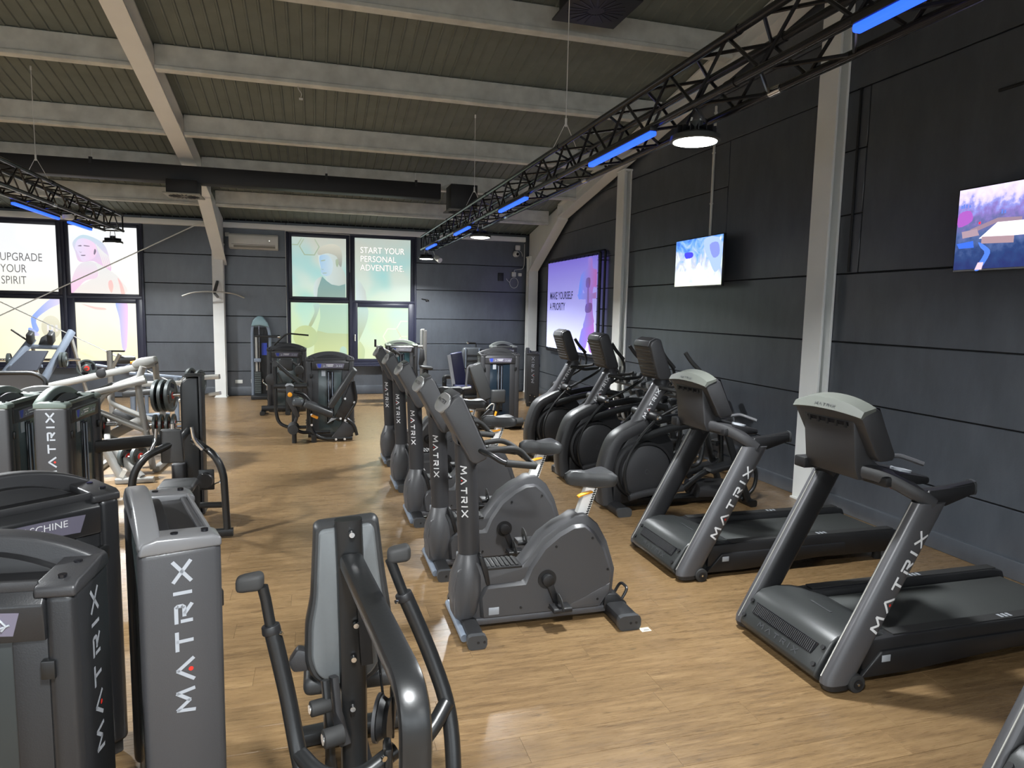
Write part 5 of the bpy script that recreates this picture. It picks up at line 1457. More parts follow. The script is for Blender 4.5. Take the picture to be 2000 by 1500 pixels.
def arm(sx):
    if sx < 0:
        pts = [Q(-.160, 2.42, .96), Q(-.112, 2.38, .74), Q(-.075, 2.32, .55), Q(-.03, 2.20, .40), Q(.02, 2.05, .30)]
        g = [Q(-.162, 2.42, .955), Q(-.180, 2.43, 1.07), Q(-.190, 2.43, 1.12)]
        a, b = Q(-.278, 2.44, 1.128), Q(-.185, 2.435, 1.138)
    else:
        pts = [Q(.308, 2.42, 1.035), Q(.395, 2.38, .82), Q(.455, 2.32, .62), Q(.462, 2.24, .40), Q(.455, 2.20, .18)]
        g = [Q(.306, 2.42, 1.03), Q(.270, 2.43, 1.13), Q(.252, 2.43, 1.18)]
        a, b = Q(.243, 2.435, 1.19), Q(.328, 2.44, 1.198)
    ar = part('press_arm', S().tube(spline(pts, 5, False), .029, 16), BLACK, tP)
    part('arm_sleeve', S().cyl(g[0] + (g[1] - g[0]) * .22, g[0] - (g[1] - g[0]) * .05, .031, .033, 18), DARK, tP, bev=.004)
    part('sleeve_screw', S().cyl(g[0] + Vector((.03 if sx < 0 else -.03, -.02, .0)), g[0] + Vector((.038 if sx < 0 else -.038, -.025, .0)), .007, n=10), CHROME, tP)
    part('grip_stem', S().tube([g[0], g[1], g[2]], .019, 14), BLACK, tP)
    hg = part('hand_grip', S().loft([[c + Vector((0, -s * .9, -s * .7)), c + Vector((0, s * .9, -s * .9)), c + Vector((0, s * 1.1, s * .8)), c + Vector((0, -s * .8, s * .9))] for c, s in ((a, .030), (a * .7 + b * .3, .034), (a * .2 + b * .8, .036), (b, .030))]), RUBBER, tP, bev=.014, seg=3)
arm(-1); arm(1)
part('cross_tube', S().tube([Q(-.075, 2.32, .55), Q(.0, 2.22, .515), Q(.12, 2.2, .50), Q(.255, 2.26, .545)], .029, 14, .08), BLACK, tP)
part('cross_tube', S().tube([Q(.30, 2.22, .53), Q(.40, 2.28, .61), Q(.448, 2.32, .66)], .029, 14, .03), BLACK, tP)
part('pivot_clamp', S().box(Q(.225, 2.24, .52), (.03, .08, .14)), BLACK, tP, bev=.012)
for dz in (-.05, -.02, .045):
    part('bolt', S().cyl(Q(.205, 2.2, .52 + dz), Q(.21, 2.19, .52 + dz), .01, n=10), CHROME, tP)
part('pulley', S().lathe([(.001, -.006), (.085, -.006), (.085, .006), (.001, .006)], Q(.205, 2.38, .60), (1, -.35, 0), 36), SHELL, tP)
part('pulley_wheel', S().lathe([(.001, -.02), (.078, -.02), (.066, 0), (.078, .02), (.001, .02)], Q(.232, 2.37, .60), (1, -.35, 0), 32), DARK, tP)
part('pulley_guard', S().prism([(-.36, .50), (-.30, .50), (-.28, .66), (-.34, .72), (-.38, .68)], 0, .105, .115), DARK, tP, bev=.01)
part('pulley_bolt', S().cyl(Q(.20, 2.38, .60), Q(.185, 2.385, .60), .012), CHROME, tP)
part('cable', S().tube([Q(.225, 2.42, .66), Q(.215, 2.60, .82)], .005, 6), BLACK, tP)
part('seat', S().box(Q(.13, 3.03, .47), (.40, .34, .08)), VINYL, tP, bev=.03, seg=3)
part('seat_wing', S().prism([(-.28, .60), (-.24, .66), (-.12, .62), (-.12, .555), (-.26, .555)], 1, .10, .16), SHELL, tP, bev=.015)
part('seat_frame', S().rtube([Q(.14, 2.8, .30), Q(.14, 3.1, .40)], .09, .08), BLACK, tP)
for (a, y, b), r in (((-.02, 2.72, .47), .032), ((.03, 2.66, .37), .038)):
    kn = part('adjust_knob', S().cyl(Q(a - .02, y - .01, b), Q(a + .06, y + .01, b), r, n=20), RUBBER, tP, bev=.006)
    part('knob_cap', S().cyl(Q(a - .024, y - .011, b), Q(a - .02, y - .01, b), r * .6, n=16), CHROME, kn)
part('link_arm', S().rtube([Q(.02, 2.76, .56), Q(.03, 2.72, .44), Q(.04, 2.7, .20), Q(.08, 2.7, .06)], .03, .045, .05), BLACK, tP)
part('link_arm', S().rtube([Q(.055, 2.78, .56), Q(.07, 2.74, .38), Q(.10, 2.74, .28)], .03, .05, .05), SHELL, tP)
part('base_beam', S().rtube([Q(.262, 1.75, .045), Q(.15, 3.25, .045)], .10, .08), BLACK, tP)
part('base_cross', S().rtube([Q(-.10, 3.2, .04), Q(.40, 3.25, .04)], .09, .07), BLACK, tP)
part('base_cross', S().rtube([Q(-.15, 2.05, .04), Q(.50, 2.18, .04)], .09, .07), BLACK, tP)
part('arm_pivot', S().rtube([Q(.02, 2.05, .04), Q(.02, 2.05, .33)], .07, .07), BLACK, tP)
part('arm_pivot', S().rtube([Q(.455, 2.2, .04), Q(.455, 2.2, .24)], .07, .07), BLACK, tP)
# ------------------------------------------------------------------ plate-loaded machines on the left
def plate_mb(s, c, ax, r=.20, t=.045):
    return s.lathe([(.028, -t / 2), (r * .35, -t / 2), (r * .42, -t * .25), (r * .80, -t * .25), (r * .86, -t / 2), (r, -t * .4), (r, t * .4), (r * .86, t / 2), (r * .80, t * .25), (r * .42, t * .25), (r * .35, t / 2), (.028, t / 2)], c, ax, 28)
def weight_plate(label, c, ax, r=.2, t=.045, group=None, slots=True):
    ax = Vector(ax).normalized()
    p = thing('weight_plate', label, 'weight plate', c, 0, group)
    part('plate_body', plate_mb(S(), (0, 0, 0), ax, r, t), PLATE, p)
    if slots:
        a = ax.orthogonal().normalized(); b = ax.cross(a)
        s = S()
        for k in range(3):
            an = k * 2 * PI / 3 + .5
            d = a * math.cos(an) + b * math.sin(an)
            e = ax.cross(d)
            ce = d * r * .62
            for sg in (-1, 1):
                s.loft([[ce + d * x * r * .14 + e * y * r * .3 + ax * sg * h for x, y in ((-1, -1), (1, -1), (1, 1), (-1, 1))] for h in (t * .2, t * .27)])
        part('grip_slot', s, GLOSS, p)
        part('hub', S().lathe([(.026, -t * .56), (.045, -t * .56), (.045, t * .56), (.026, t * .56)], (0, 0, 0), ax, 18), RED, p)
    return p

tQ = thing('leg_press_machine', 'grey tubular plate-loaded leg press behind the green-topped tower', 'strength machine', (-2.2, 9.6, 0))
def Z(x, z, dy=0.0):
    return Vector((x + 2.2, dy, z))
part('carriage_rail', S().rtube([Z(-3.19, 1.04), Z(-2.0, 1.325)], .07, .085), IRONGREY, tQ)
part('carriage_rail', S().rtube([Z(-2.95, .92, -.55), Z(-1.98, 1.16, -.55)], .07, .07), IRONGREY, tQ)
part('rail_end', S().rtube([Z(-3.23, 1.03), Z(-3.18, 1.042)], .08, .10), BLACK, tQ)
part('rail_stop', S().cyl(Z(-2.60, 1.2, -.04), Z(-2.60, 1.2, .06), .06), DARK, tQ, bev=.01)
part('head_plate', S().prism([(-.02, 1.27), (.16, 1.30), (.24, 1.34), (.22, 1.42), (.02, 1.39), (-.05, 1.33)], 1, -.09, .06), IRONGREY, tQ, bev=.02, seg=3)
part('front_leg', S().rtube([Z(-2.54, .04, -.5), Z(-2.555, .84, -.5), Z(-2.45, 1.01, -.5), Z(-2.0, 1.19, -.5)], .075, .085, .2, up=(0, 1, 0), ch=.4), IRONGREY, tQ)
part('inner_hoop', S().tube([Z(-2.1, 1.18, -.2), Z(-2.45, 1.05, -.2), Z(-2.47, .86, -.2), Z(-2.35, .78, -.2), Z(-1.97, .60, -.2)], .034, 12, .12), IRONGREY, tQ)
part('rear_leg', S().tube([Z(-2.03, 1.32, -.45), Z(-2.10, 1.12, -.45), Z(-2.07, .85, -.45), Z(-1.96, .05, -.45)], .038, 12, .15), IRONGREY, tQ)
part('rear_leg', S().tube([Z(-2.0, 1.33, .05), Z(-2.02, 1.10, .2), Z(-2.0, .85, .25), Z(-1.9, .05, .25)], .038, 12, .15), IRONGREY, tQ)
part('brace_tube', S().tube([Z(-2.62, .82, -.45), Z(-2.0, .52, -.45)], .036, 12), IRONGREY, tQ)
part('brace_tube', S().tube([Z(-2.45, .47, -.45), Z(-1.95, .20, -.45)], .036, 12), IRONGREY, tQ)
part('brace_plate', S().rtube([Z(-2.55, .40, -.2), Z(-2.06, .66, -.2)], .05, .12), IRONGREY, tQ)
part('brace_plate', S().rtube([Z(-2.6, .74, -.25), Z(-2.33, .60, -.25)], .05, .10), IRONGREY, tQ)
part('side_arm', S().tube([Z(-2.75, .78, -.55), Z(-2.50, .93, -.55)], .052, 14), IRONGREY, tQ)
part('fork_leg', S().rtube([Z(-2.42, .42, -.75), Z(-2.17, .03, -.95)], .07, .09), IRONGREY, tQ)
part('fork_leg', S().rtube([Z(-2.36, .40, -.7), Z(-1.98, .06, -.95)], .07, .09), IRONGREY, tQ)
part('fork_stem', S().rtube([Z(-2.38, .43, -.72), Z(-2.50, .62, -.25)], .07, .09), IRONGREY, tQ)
part('foot_bar', S().rtube([Z(-2.25, .035, -.95), Z(-1.85, .035, -.95)], .08, .065), IRONGREY, tQ)
part('warning_label', S().box(Z(-2.16, .13, -1.0), (.05, .008, .09), (0, .5, 0)), WHITEP, tQ)
part('footplate', S().box(Z(-2.9, .85, .4), (.5, .8, .03), (0, -.6, 0)), DARK, tQ, bev=.008)
part('shoulder_pad', S().box(Z(-2.35, .55, .45), (.5, .4, .1), (0, .5, 0)), VINYL, tQ, bev=.03)
part('plate_horn', S().cyl(Z(-2.0, .93, -.2), Z(-1.55, .95, -.2), .026), CHROME, tQ)
part('plate_horn', S().cyl(Z(-1.98, .60, -.45), Z(-1.55, .62, -.45), .026), CHROME, tQ)
part('plate_horn', S().cyl(Z(-2.62, .62, -.45), Z(-2.34, .62, -.45), .026), CHROME, tQ)
part('base_rail', S().rtube([Z(-2.62, .04, -.5), Z(-2.6, .04, .6), Z(-1.9, .04, .6), Z(-1.93, .04, -.45)], .08, .07), IRONGREY, tQ)
part('extension_horn', S().cyl(Z(-2.25, .28, -.78), Z(-1.98, .28, -.78), .024), CHROME, tQ)
for i, x in enumerate((-1.93, -1.86, -1.78)):
    weight_plate(('innermost', 'middle', 'outermost')[i] + ' of three dark plates on the upper horn of the grey leg press', (x, 9.4, .93), (1, -.15, .02), .205, group='plates on the upper horn')
for i, x in enumerate((-1.92, -1.85, -1.78, -1.71)):
    weight_plate(('innermost', 'second', 'third', 'outermost')[i] + ' of four smaller plates on the lower horn of the grey leg press', (x, 9.15, .60), (1, 0, 0), .13, .035, group='plates on the lower horn')
weight_plate('black plate with red rim mark beside the green-topped tower', (-2.50, 9.15, .60), (1, 0, 0), .15, .05)
weight_plate('black plate with red hub low on the fork of the leg press', (-2.17, 8.82, .28), (1, -.5, 0), .13, .05, group='plates low on the fork')
weight_plate('black plate with red hub, right one low on the fork', (-2.04, 8.82, .28), (1, -.5, 0), .13, .05, group='plates low on the fork')

# bench machine between leg press and the window wall
tR = thing('glute_machine', 'low grey machine with long horizontal arm beyond the leg press', 'strength machine', (-2.9, 12.4, 0))
part('long_arm', S().rtube([(-.25, 0, .74), (.75, .1, .76)], .07, .09), SILVER, tR)
part('upper_arm', S().rtube([(-.10, .2, .92), (.70, .2, .84)], .05, .05), BLUEGREY, tR)
part('post', S().rtube([(.05, .1, .03), (.05, .1, .95)], .07, .07), BLUEGREY, tR)
part('post', S().rtube([(.62, .1, .03), (.62, .1, .85)], .07, .07), BLUEGREY, tR)
part('base', S().rtube([(-.3, .1, .05), (1.0, .1, .05)], .09, .09), BLUEGREY, tR)
part('base_cross', S().rtube([(-.2, -.4, .05), (-.2, .5, .05)], .09, .08), BLUEGREY, tR)
part('pad', S().box((.1, .0, .62), (.5, .3, .09), (0, -.1, 0)), VINYL, tR, bev=.03, seg=3)
part('arm_end', S().cyl((-.32, 0, .735), (-.25, 0, .74), .05), RUBBER, tR)
part('front_arm', S().rtube([(.78, -.1, .85), (1.35, -.3, .90)], .06, .08), SILVER, tR)
part('front_stay', S().rtube([(.78, .1, .5), (1.35, -.25, .62)], .05, .06), SILVER, tR)
part('link', S().rtube([(.72, .1, .8), (.80, -.1, .85)], .06, .06), SILVER, tR)
part('link', S().rtube([(.62, .1, .45), (.80, .1, .5)], .06, .06), SILVER, tR)
weight_plate('single dark plate on the long arm of the low grey machine', (-2.02, 12.3, .82), (1, -.3, 0), .21)
weight_plate('another dark plate behind it on the low grey machine', (-1.86, 12.15, .80), (1, -.3, 0), .21)

tS = thing('hip_machine', 'machine with L-shaped handle post in front of the left window', 'strength machine', (-3.4, 13.5, 0))
part('handle_post', S().rtube([(-.12, 0, .03), (-.12, 0, 1.24)], .07, .09), IRONGREY, tS)
part('handle', S().rtube([(-.13, 0, 1.23), (.14, -.1, 1.235)], .03, .03), BLACK, tS)
part('lever', S().rtube([(-.05, -.1, .95), (.08, -.15, 1.19)], .04, .06), SILVER, tS)
part('arm_frame', S().tube([(-.35, 0, .98), (.05, .05, .90), (.30, .1, 1.04), (.45, .1, 1.05)], .025, 8, .1), BLUEGREY, tS)
part('pad', S().lathe([(.02, -.14), (.07, -.13), (.075, 0), (.07, .13), (.02, .14)], (.16, -.05, 1.08), (1, .2, 0), 16), VINYL, tS)
part('orange_grip', S().cyl((.24, -.12, 1.03), (.34, -.14, 1.04), .03), ORANGE, tS)
part('seat', S().box((.2, .1, .55), (.45, .35, .1)), VINYL, tS, bev=.03)
part('seat_post', S().rtube([(.2, .1, .04), (.2, .1, .52)], .09, .09), BLUEGREY, tS)
part('base', S().rtube([(-.3, 0, .05), (.8, .1, .05)], .10, .09), BLUEGREY, tS)
part('cross', S().rtube([(-.15, 0, .90), (.10, .05, .93)], .05, .05), BLUEGREY, tS)
part('rear_post', S().rtube([(.42, .1, .05), (.42, .1, 1.05)], .06, .06), BLUEGREY, tS)
part('foot_roller', S().cyl((.34, .1, .98), (.62, .1, .98), .07), RUBBER, tS, bev=.015)

# hack squat / leg press by the left window
tT = thing('hack_squat_machine', 'blue-grey inclined machine with large foot plate in front of the left window', 'strength machine', (-4.85, 14.0, 0))
def V4(x, z, dy=0.0):
    return Vector((x + 4.85, dy, z))
part('inclined_rail', S().rtube([V4(-5.31, .74, -.15), V4(-4.98, 1.40, .35)], .09, .12), BLUEGREY, tT)
part('inclined_rail', S().rtube([V4(-4.78, .42, -.3), V4(-4.36, 1.54, .4)], .09, .12), BLUEGREY, tT)
part('rail_foot', S().rtube([V4(-5.31, .03, -.15), V4(-5.31, .80, -.15)], .08, .10), BLUEGREY, tT)
part('rail_foot', S().rtube([V4(-4.78, .03, -.3), V4(-4.78, .46, -.3)], .08, .10), BLUEGREY, tT)
part('foot_plate', S().add([V4(-4.96, 1.2, 0), V4(-4.64, 1.2, 0), V4(-4.74, .87, -.25), V4(-5.17, .87, -.25), V4(-5.12, .97, -.2), V4(-4.96, 1.19, .06), V4(-4.64, 1.19, .06), V4(-4.74, .86, -.19), V4(-5.17, .86, -.19), V4(-5.12, .96, -.14)], [(0, 1, 2, 3, 4), (5, 6, 7, 8, 9), (0, 1, 6, 5), (1, 2, 7, 6), (2, 3, 8, 7), (3, 4, 9, 8), (4, 0, 5, 9)]), mat('foot_plate_grey', (.055, .06, .075), .4), tT)
part('plate_carrier', S().rtube([V4(-5.2, .93, -.1), V4(-4.7, .93, -.1)], .05, .05), BLUEGREY, tT)
for x in (-4.98, -4.655):
    part('shoulder_pad', S().box(V4(x, 1.42, .25), (.10, .16, .22), (.5, .15, 0)), VINYL, tT, bev=.03, seg=3)
    part('pad_knob', S().cyl(V4(x - .01, 1.52, .28), V4(x - .01, 1.56, .28), .03), BLUEGREY, tT)
part('head_pad', S().loft([[V4(-4.9, 1.26, .3), V4(-4.66, 1.26, .3), V4(-4.69, 1.43, .36), V4(-4.77, 1.48, .38), V4(-4.86, 1.42, .36)], [V4(-4.9, 1.26, .38), V4(-4.66, 1.26, .38), V4(-4.69, 1.43, .44), V4(-4.77, 1.48, .46), V4(-4.86, 1.42, .44)]]), VINYL, tT, bev=.02)
part('cross_beam', S().rtube([V4(-5.05, 1.26, .3), V4(-4.50, 1.24, .3)], .06, .08), BLUEGREY, tT)
part('release_handle', S().tube([V4(-5.22, 1.57, .1), V4(-5.02, 1.36, .25)], .016, 8), BLACK, tT)
part('back_leg', S().rtube([V4(-4.40, 1.50, .4), V4(-4.20, .03, .75)], .05, .06), SILVER, tT)
part('back_leg', S().rtube([V4(-5.0, 1.36, .35), V4(-5.0, .03, .75)], .05, .06), SILVER, tT)
part('plate_bar', S().cyl(V4(-5.5, 1.03, .1), V4(-4.16, 1.03, .1), .024), CHROME, tT)
part('base_rail', S().rtube([V4(-5.31, .05, -.15), V4(-5.0, .05, .75), V4(-4.2, .05, .75), V4(-4.78, .05, -.3)], .08, .08), BLUEGREY, tT)
for i, (x, lb) in enumerate(((-5.28, 'plate on the left end of the inclined machine bar'), (-4.46, 'inner plate on the right end of the inclined machine bar'), (-4.40, 'outer plate on the right end of the inclined machine bar'))):
    weight_plate(lb, (x, 14.1, 1.03), (1, .1, 0), .12 if x < -5 else .14, .05, slots=False)
weight_plate('grey spoked plate hanging beside the back leg of the inclined machine', (-4.21, 14.6, .83), (.5, -1, 0), .17, .05)
part('storage_horn', S().cyl(V4(-4.28, .83, .7), V4(-4.18, .83, .5), .022), CHROME, tT)

# dark padded machine at the left edge
tU = thing('rowing_machine', 'dark framed machine with mesh back at the left picture edge', 'strength machine', (-3.42, 9.3, 0))
part('back_frame', S().tube([(-.40, 0, .80), (-.40, 0, 1.24), (.20, 0, 1.24), (.33, 0, 1.12), (.18, 0, .95), (-.40, 0, .92)], .025, 10, .08), BLACK, tU)
part('mesh_back', S().add([(-.38, .01, .95), (.16, .01, .97), (.29, .01, 1.12), (.19, .01, 1.22), (-.38, .01, 1.22), (-.38, .02, .95), (.16, .02, .97), (.29, .02, 1.12), (.19, .02, 1.22), (-.38, .02, 1.22)], [(0, 1, 2, 3, 4), (9, 8, 7, 6, 5), (0, 1, 6, 5), (1, 2, 7, 6), (2, 3, 8, 7), (3, 4, 9, 8), (4, 0, 5, 9)]), mat('mesh_grey', (.10, .10, .105), .6), tU)
part('post', S().rtube([(-.05, .05, .03), (-.05, .05, 1.2)], .03, .05), SILVER, tU)
part('wheel', S().cyl((-.34, -.05, .98), (-.34, .0, .98), .15, n=28), DARK, tU, bev=.01)
part('base', S().rtube([(-.5, .05, .05), (.3, .05, .05)], .1, .09), BLACK, tU)
part('wheel_post', S().rtube([(-.40, .02, .05), (-.40, .02, .85)], .06, .06), BLACK, tU)

# dumbbell rack seen between the ellipticals
tV = thing('dumbbell_rack', 'black three-tier rack by the side wall behind the ellipticals', 'rack', (5.05, 9.2, 0))
for sy in (-1.3, 0, 1.3):
    part('upright', S().rtube([(.22, sy, .0), (.16, sy, 1.02)], .05, .08, up=(0, 1, 0)), BLACK, tV)
    part('foot', S().rtube([(-.25, sy, .03), (.30, sy, .03)], .06, .05), BLACK, tV)
for z in (.32, .62, .92):
    for dx in (-.13, .08):
        part('shelf_rail', S().rtube([(dx, -1.4, z + (.05 if dx > 0 else 0)), (dx, 1.4, z + (.05 if dx > 0 else 0))], .04, .05), BLACK, tV)
    for sy in (-1.3, 0, 1.3):
        part('shelf_bracket', S().rtube([(-.15, sy, z - .01), (.20, sy, z + .06)], .04, .04), BLACK, tV)
HEXG = mat('hex_dumbbell', (.10, .105, .11), .45)
def dumbbell(label, c, r, group):
    t = thing('dumbbell', label, 'dumbbell', c, 0, group)
    tilt = .24
    for sg in (-1, 1):
        cx = sg * .12
        part('hex_head', S().cyl((cx - .05, 0, (cx - .05) * tilt), (cx + .05, 0, (cx + .05) * tilt), r, n=6), HEXG, t, bev=.008)
    part('handle', S().cyl((-.08, 0, -.08 * tilt), (.08, 0, .08 * tilt), .015), CHROME, t)
    return t
dbn = {}
for z, r, nm in ((.32, .085, 'bottom'), (.62, .07, 'middle'), (.92, .058, 'top')):
    proto = None
    for k in range(10):
        y = 9.2 - 1.22 + k * .27
        c = (5.05 - .02, y, z + .055 + r * .94)
        lb = '%s dark hexagonal dumbbell from the treadmill end on the %s rack tier' % (('first', 'second', 'third', 'fourth', 'fifth', 'sixth', 'seventh', 'eighth', 'ninth', 'last')[k], nm)
        if proto is None:
            proto = dumbbell(lb, c, r, 'dumbbells on the %s tier' % nm)
        else:
            dup(proto, c, None, lb)

# ------------------------------------------------------------------ televisions and banner on the side wall
def screen_mat(name, kind):
    m = bpy.data.materials.new(name); m.use_nodes = True
    nt = m.node_tree; L = nt.links.new
    b = nt.nodes['Principled BSDF']; b.inputs['Base Color'].default_value = (.01, .01, .01, 1); b.inputs['Roughness'].default_value = .25
    tc = nd(nt, 'ShaderNodeTexCoord'); sep = nd(nt, 'ShaderNodeSeparateXYZ'); L(tc.outputs['Generated'], sep.inputs[0])
    nz = nd(nt, 'ShaderNodeTexNoise'); L(tc.outputs['Object'], nz.inputs['Vector'])
    cr = nd(nt, 'ShaderNodeValToRGB'); e = cr.color_ramp.elements
    def setr(cols):
        e[0].position, e[0].color = cols[0][0], (*s2l(*cols[0][1]), 1)
        e[1].position, e[1].color = cols[-1][0], (*s2l(*cols[-1][1]), 1)
        for p, c in cols[1:-1]:
            k = e.new(p); k.color = (*s2l(*c), 1)
    add = nd(nt, 'ShaderNodeMath', operation='ADD')
    ml = nd(nt, 'ShaderNodeMath', operation='MULTIPLY_ADD'); L(nz.outputs['Fac'], ml.inputs[0])
    if kind == 'sea':
        nz.inputs['Scale'].default_value = 3.2; nz.inputs['Detail'].default_value = 5; nz.inputs['Distortion'].default_value = 2.0
        ml.inputs[1].default_value = 1.5; ml.inputs[2].default_value = -.75
        sc_ = nd(nt, 'ShaderNodeMath', operation='MULTIPLY'); L(sep.outputs[2], sc_.inputs[0]); sc_.inputs[1].default_value = .9
        L(sc_.outputs[0], add.inputs[0])
        setr([(0, (236, 244, 214)), (.25, (198, 220, 222)), (.45, (176, 178, 190)), (.62, (138, 168, 220)), (.8, (88, 140, 216)), (1, (60, 104, 190))])
    else:
        nz.inputs['Scale'].default_value = 16; nz.inputs['Detail'].default_value = 6
        ml.inputs[1].default_value = .55; ml.inputs[2].default_value = -.27
        L(sep.outputs[2], add.inputs[0])
        setr([(0, (34, 44, 92)), (.2, (38, 58, 104)), (.38, (70, 88, 132)), (.55, (92, 92, 140)), (.68, (120, 104, 168)), (.78, (126, 130, 196)), (.86, (188, 176, 214)), (1, (206, 196, 226))])
    L(ml.outputs[0], add.inputs[1]); L(add.outputs[0], cr.inputs['Fac'])
    L(cr.outputs['Color'], b.inputs['Emission Color']); b.inputs['Emission Strength'].default_value = 1.0
    return m
def tv(label, y0, y1, z0, z1, m, depth, x=XR):
    t = thing('television', label, 'television', (x, (y0 + y1) / 2, (z0 + z1) / 2))
    w, h = (y1 - y0) / 2, (z1 - z0) / 2
    part('cabinet', S().bb(-depth - .04, -depth, -w, w, -h, h).bb(-depth, -depth + .03, -w * .7, w * .7, -h * .8, h * .5), DARK, t, bev=.004)
    sc = part('screen', S().bb(-depth - .0425, -depth - .04, -w + .012, w - .012, -h + .018, h - .012), m, t)
    part('wall_mount', S().bb(-depth + .02, -.0, -.05, .05, -.05, .05).bb(-.02, 0, -.18, .18, -.15, .15), BLACK, t)
    part('chin', S().bb(-depth - .0435, -depth - .04, -w + .01, w - .01, -h + .002, -h + .016), LGREY, t)
    return t, sc, w, h, -depth - .0425
tv1, s1, w1_, h1_, x1 = tv('television with blue and cream picture between two steel columns', 8.08, 9.34, 2.48, 3.18, screen_mat('screen_sea', 'sea'), .16)
def sdecal(par, x, pts, col, lay=1, name='screen_shape', sm=True):
    P = spline([(0, p[0], p[1]) for p in pts], 3) if sm else [Vector((0, p[0], p[1])) for p in pts]
    part(name, S().add([(x - .0008 * lay, p.y, p.z) for p in P], [tuple(range(len(P)))]), emit('screen_%d_%d_%d' % col, s2l(*col), 1.0), par)
sdecal(s1, x1, [(.36, .15), (.16, .15), (.12, .10), (.18, .07), (.32, .07)], (62, 60, 205))
sdecal(s1, x1, [(.30, .05), (.20, .05), (.18, -.12), (.28, -.14)], (200, 206, 220))
sdecal(s1, x1, [(-.15, .30), (-.35, .33), (-.58, .26), (-.60, -.05), (-.45, -.16), (-.30, .02), (-.20, .12)], (150, 172, 222))
sdecal(s1, x1, [(-.30, .22), (-.50, .24), (-.55, .08), (-.40, .04)], (118, 130, 196), 2)
sdecal(s1, x1, [(.58, -.15), (.40, -.12), (.30, -.24), (.45, -.31), (.58, -.30)], (250, 248, 226))
sdecal(s1, x1, [(.02, -.06), (-.08, -.02), (-.14, -.20), (-.05, -.31), (.08, -.30)], (236, 246, 226))
sdecal(s1, x1, [(-.54, .285), (-.56, .31), (-.58, .285), (-.56, .26)], (222, 222, 240), 3)
tv2, s2, w2_, h2_, x2 = tv('television with aerial city picture at the right picture edge', 3.42, 4.67, 2.50, 3.20, screen_mat('screen_city', 'city'), .10)
def C2(px, py):
    """picture position as fractions from the left / top of the screen"""
    return (w2_ - px * 2 * w2_, h2_ - py * 2 * h2_)
sdecal(s2, x2, [C2(.18, .62), C2(.30, .45), C2(.52, .46), C2(.75, .50), C2(.60, .62)], (246, 240, 250), 1, sm=False)
sdecal(s2, x2, [C2(.05, .52), C2(.16, .50), C2(.18, .58), C2(.06, .60)], (150, 128, 140), 2, sm=False)
sdecal(s2, x2, [C2(.20, .60), C2(.42, .62), C2(.42, .70), C2(.20, .68)], (148, 124, 132), 2, sm=False)
sdecal(s2, x2, [C2(.11, .50), C2(.30, .40), C2(.46, .42), C2(.46, .46), C2(.30, .45), C2(.14, .54)], (132, 112, 128), 1, sm=False)
sdecal(s2, x2, [C2(.02, .66), C2(.14, .64), C2(.15, .72), C2(.04, .72)], (52, 96, 206), 2, sm=False)
sdecal(s2, x2, [C2(.18, .66), C2(.24, .72), C2(.27, .80), C2(.21, .98), C2(.17, .98), C2(.23, .80), C2(.20, .73)], (70, 112, 204), 3)
sdecal(s2, x2, [C2(.19, .90), C2(.23, .90), C2(.22, .985), C2(.17, .985)], (196, 176, 190), 4, sm=False)
sdecal(s2, x2, [C2(.17, .425), C2(.185, .42), C2(.185, .45), C2(.17, .45)], (226, 40, 70), 4, sm=False)
for k, (px, hh) in enumerate(((.03, .06), (.045, .07), (.065, .065), (.09, .05), (.32, .07), (.34, .06))):
    sdecal(s2, x2, [C2(px, .24 - hh + .02 + (.12 if px > .3 else 0)), C2(px + .012, .24 - hh + .02 + (.12 if px > .3 else 0)), C2(px + .012, .24 + (.12 if px > .3 else 0)), C2(px, .24 + (.12 if px > .3 else 0))], (84, 110, 190), 2, sm=False)
sdecal(s2, x2, [C2(.02, .30), C2(.10, .28), C2(.12, .40), C2(.02, .46)], (150, 80, 168), 1)
cdt = thing('cable_conduit', 'thin pale cable conduit running up the wall from the blue television', 'conduit', (5.45, 8.72, 3.15))
part('conduit', S().bb(-.03, -.004, -.015, .015, -.02, 1.85), WHITEP, cdt, bev=.003)
for z in (.5, 1.2, 1.75):
    part('conduit_clip', S().bb(-.034, -.002, -.024, .024, z, z + .02), WHITEP, cdt)
cd2 = thing('cable_conduit', 'black cable conduit left of the city television', 'conduit', (5.45, 6.02, 2.57))
part('conduit', S().bb(-.02, -.002, -.012, .012, 0, 1.88), DARK, cd2, bev=.003)
cd3 = thing('cable_conduit', 'black horizontal cable conduit above the city television', 'conduit', (5.45, 3.4, 3.98))
part('conduit', S().bb(-.02, -.002, 0, 1.1, -.012, .012), DARK, cd3, bev=.003)

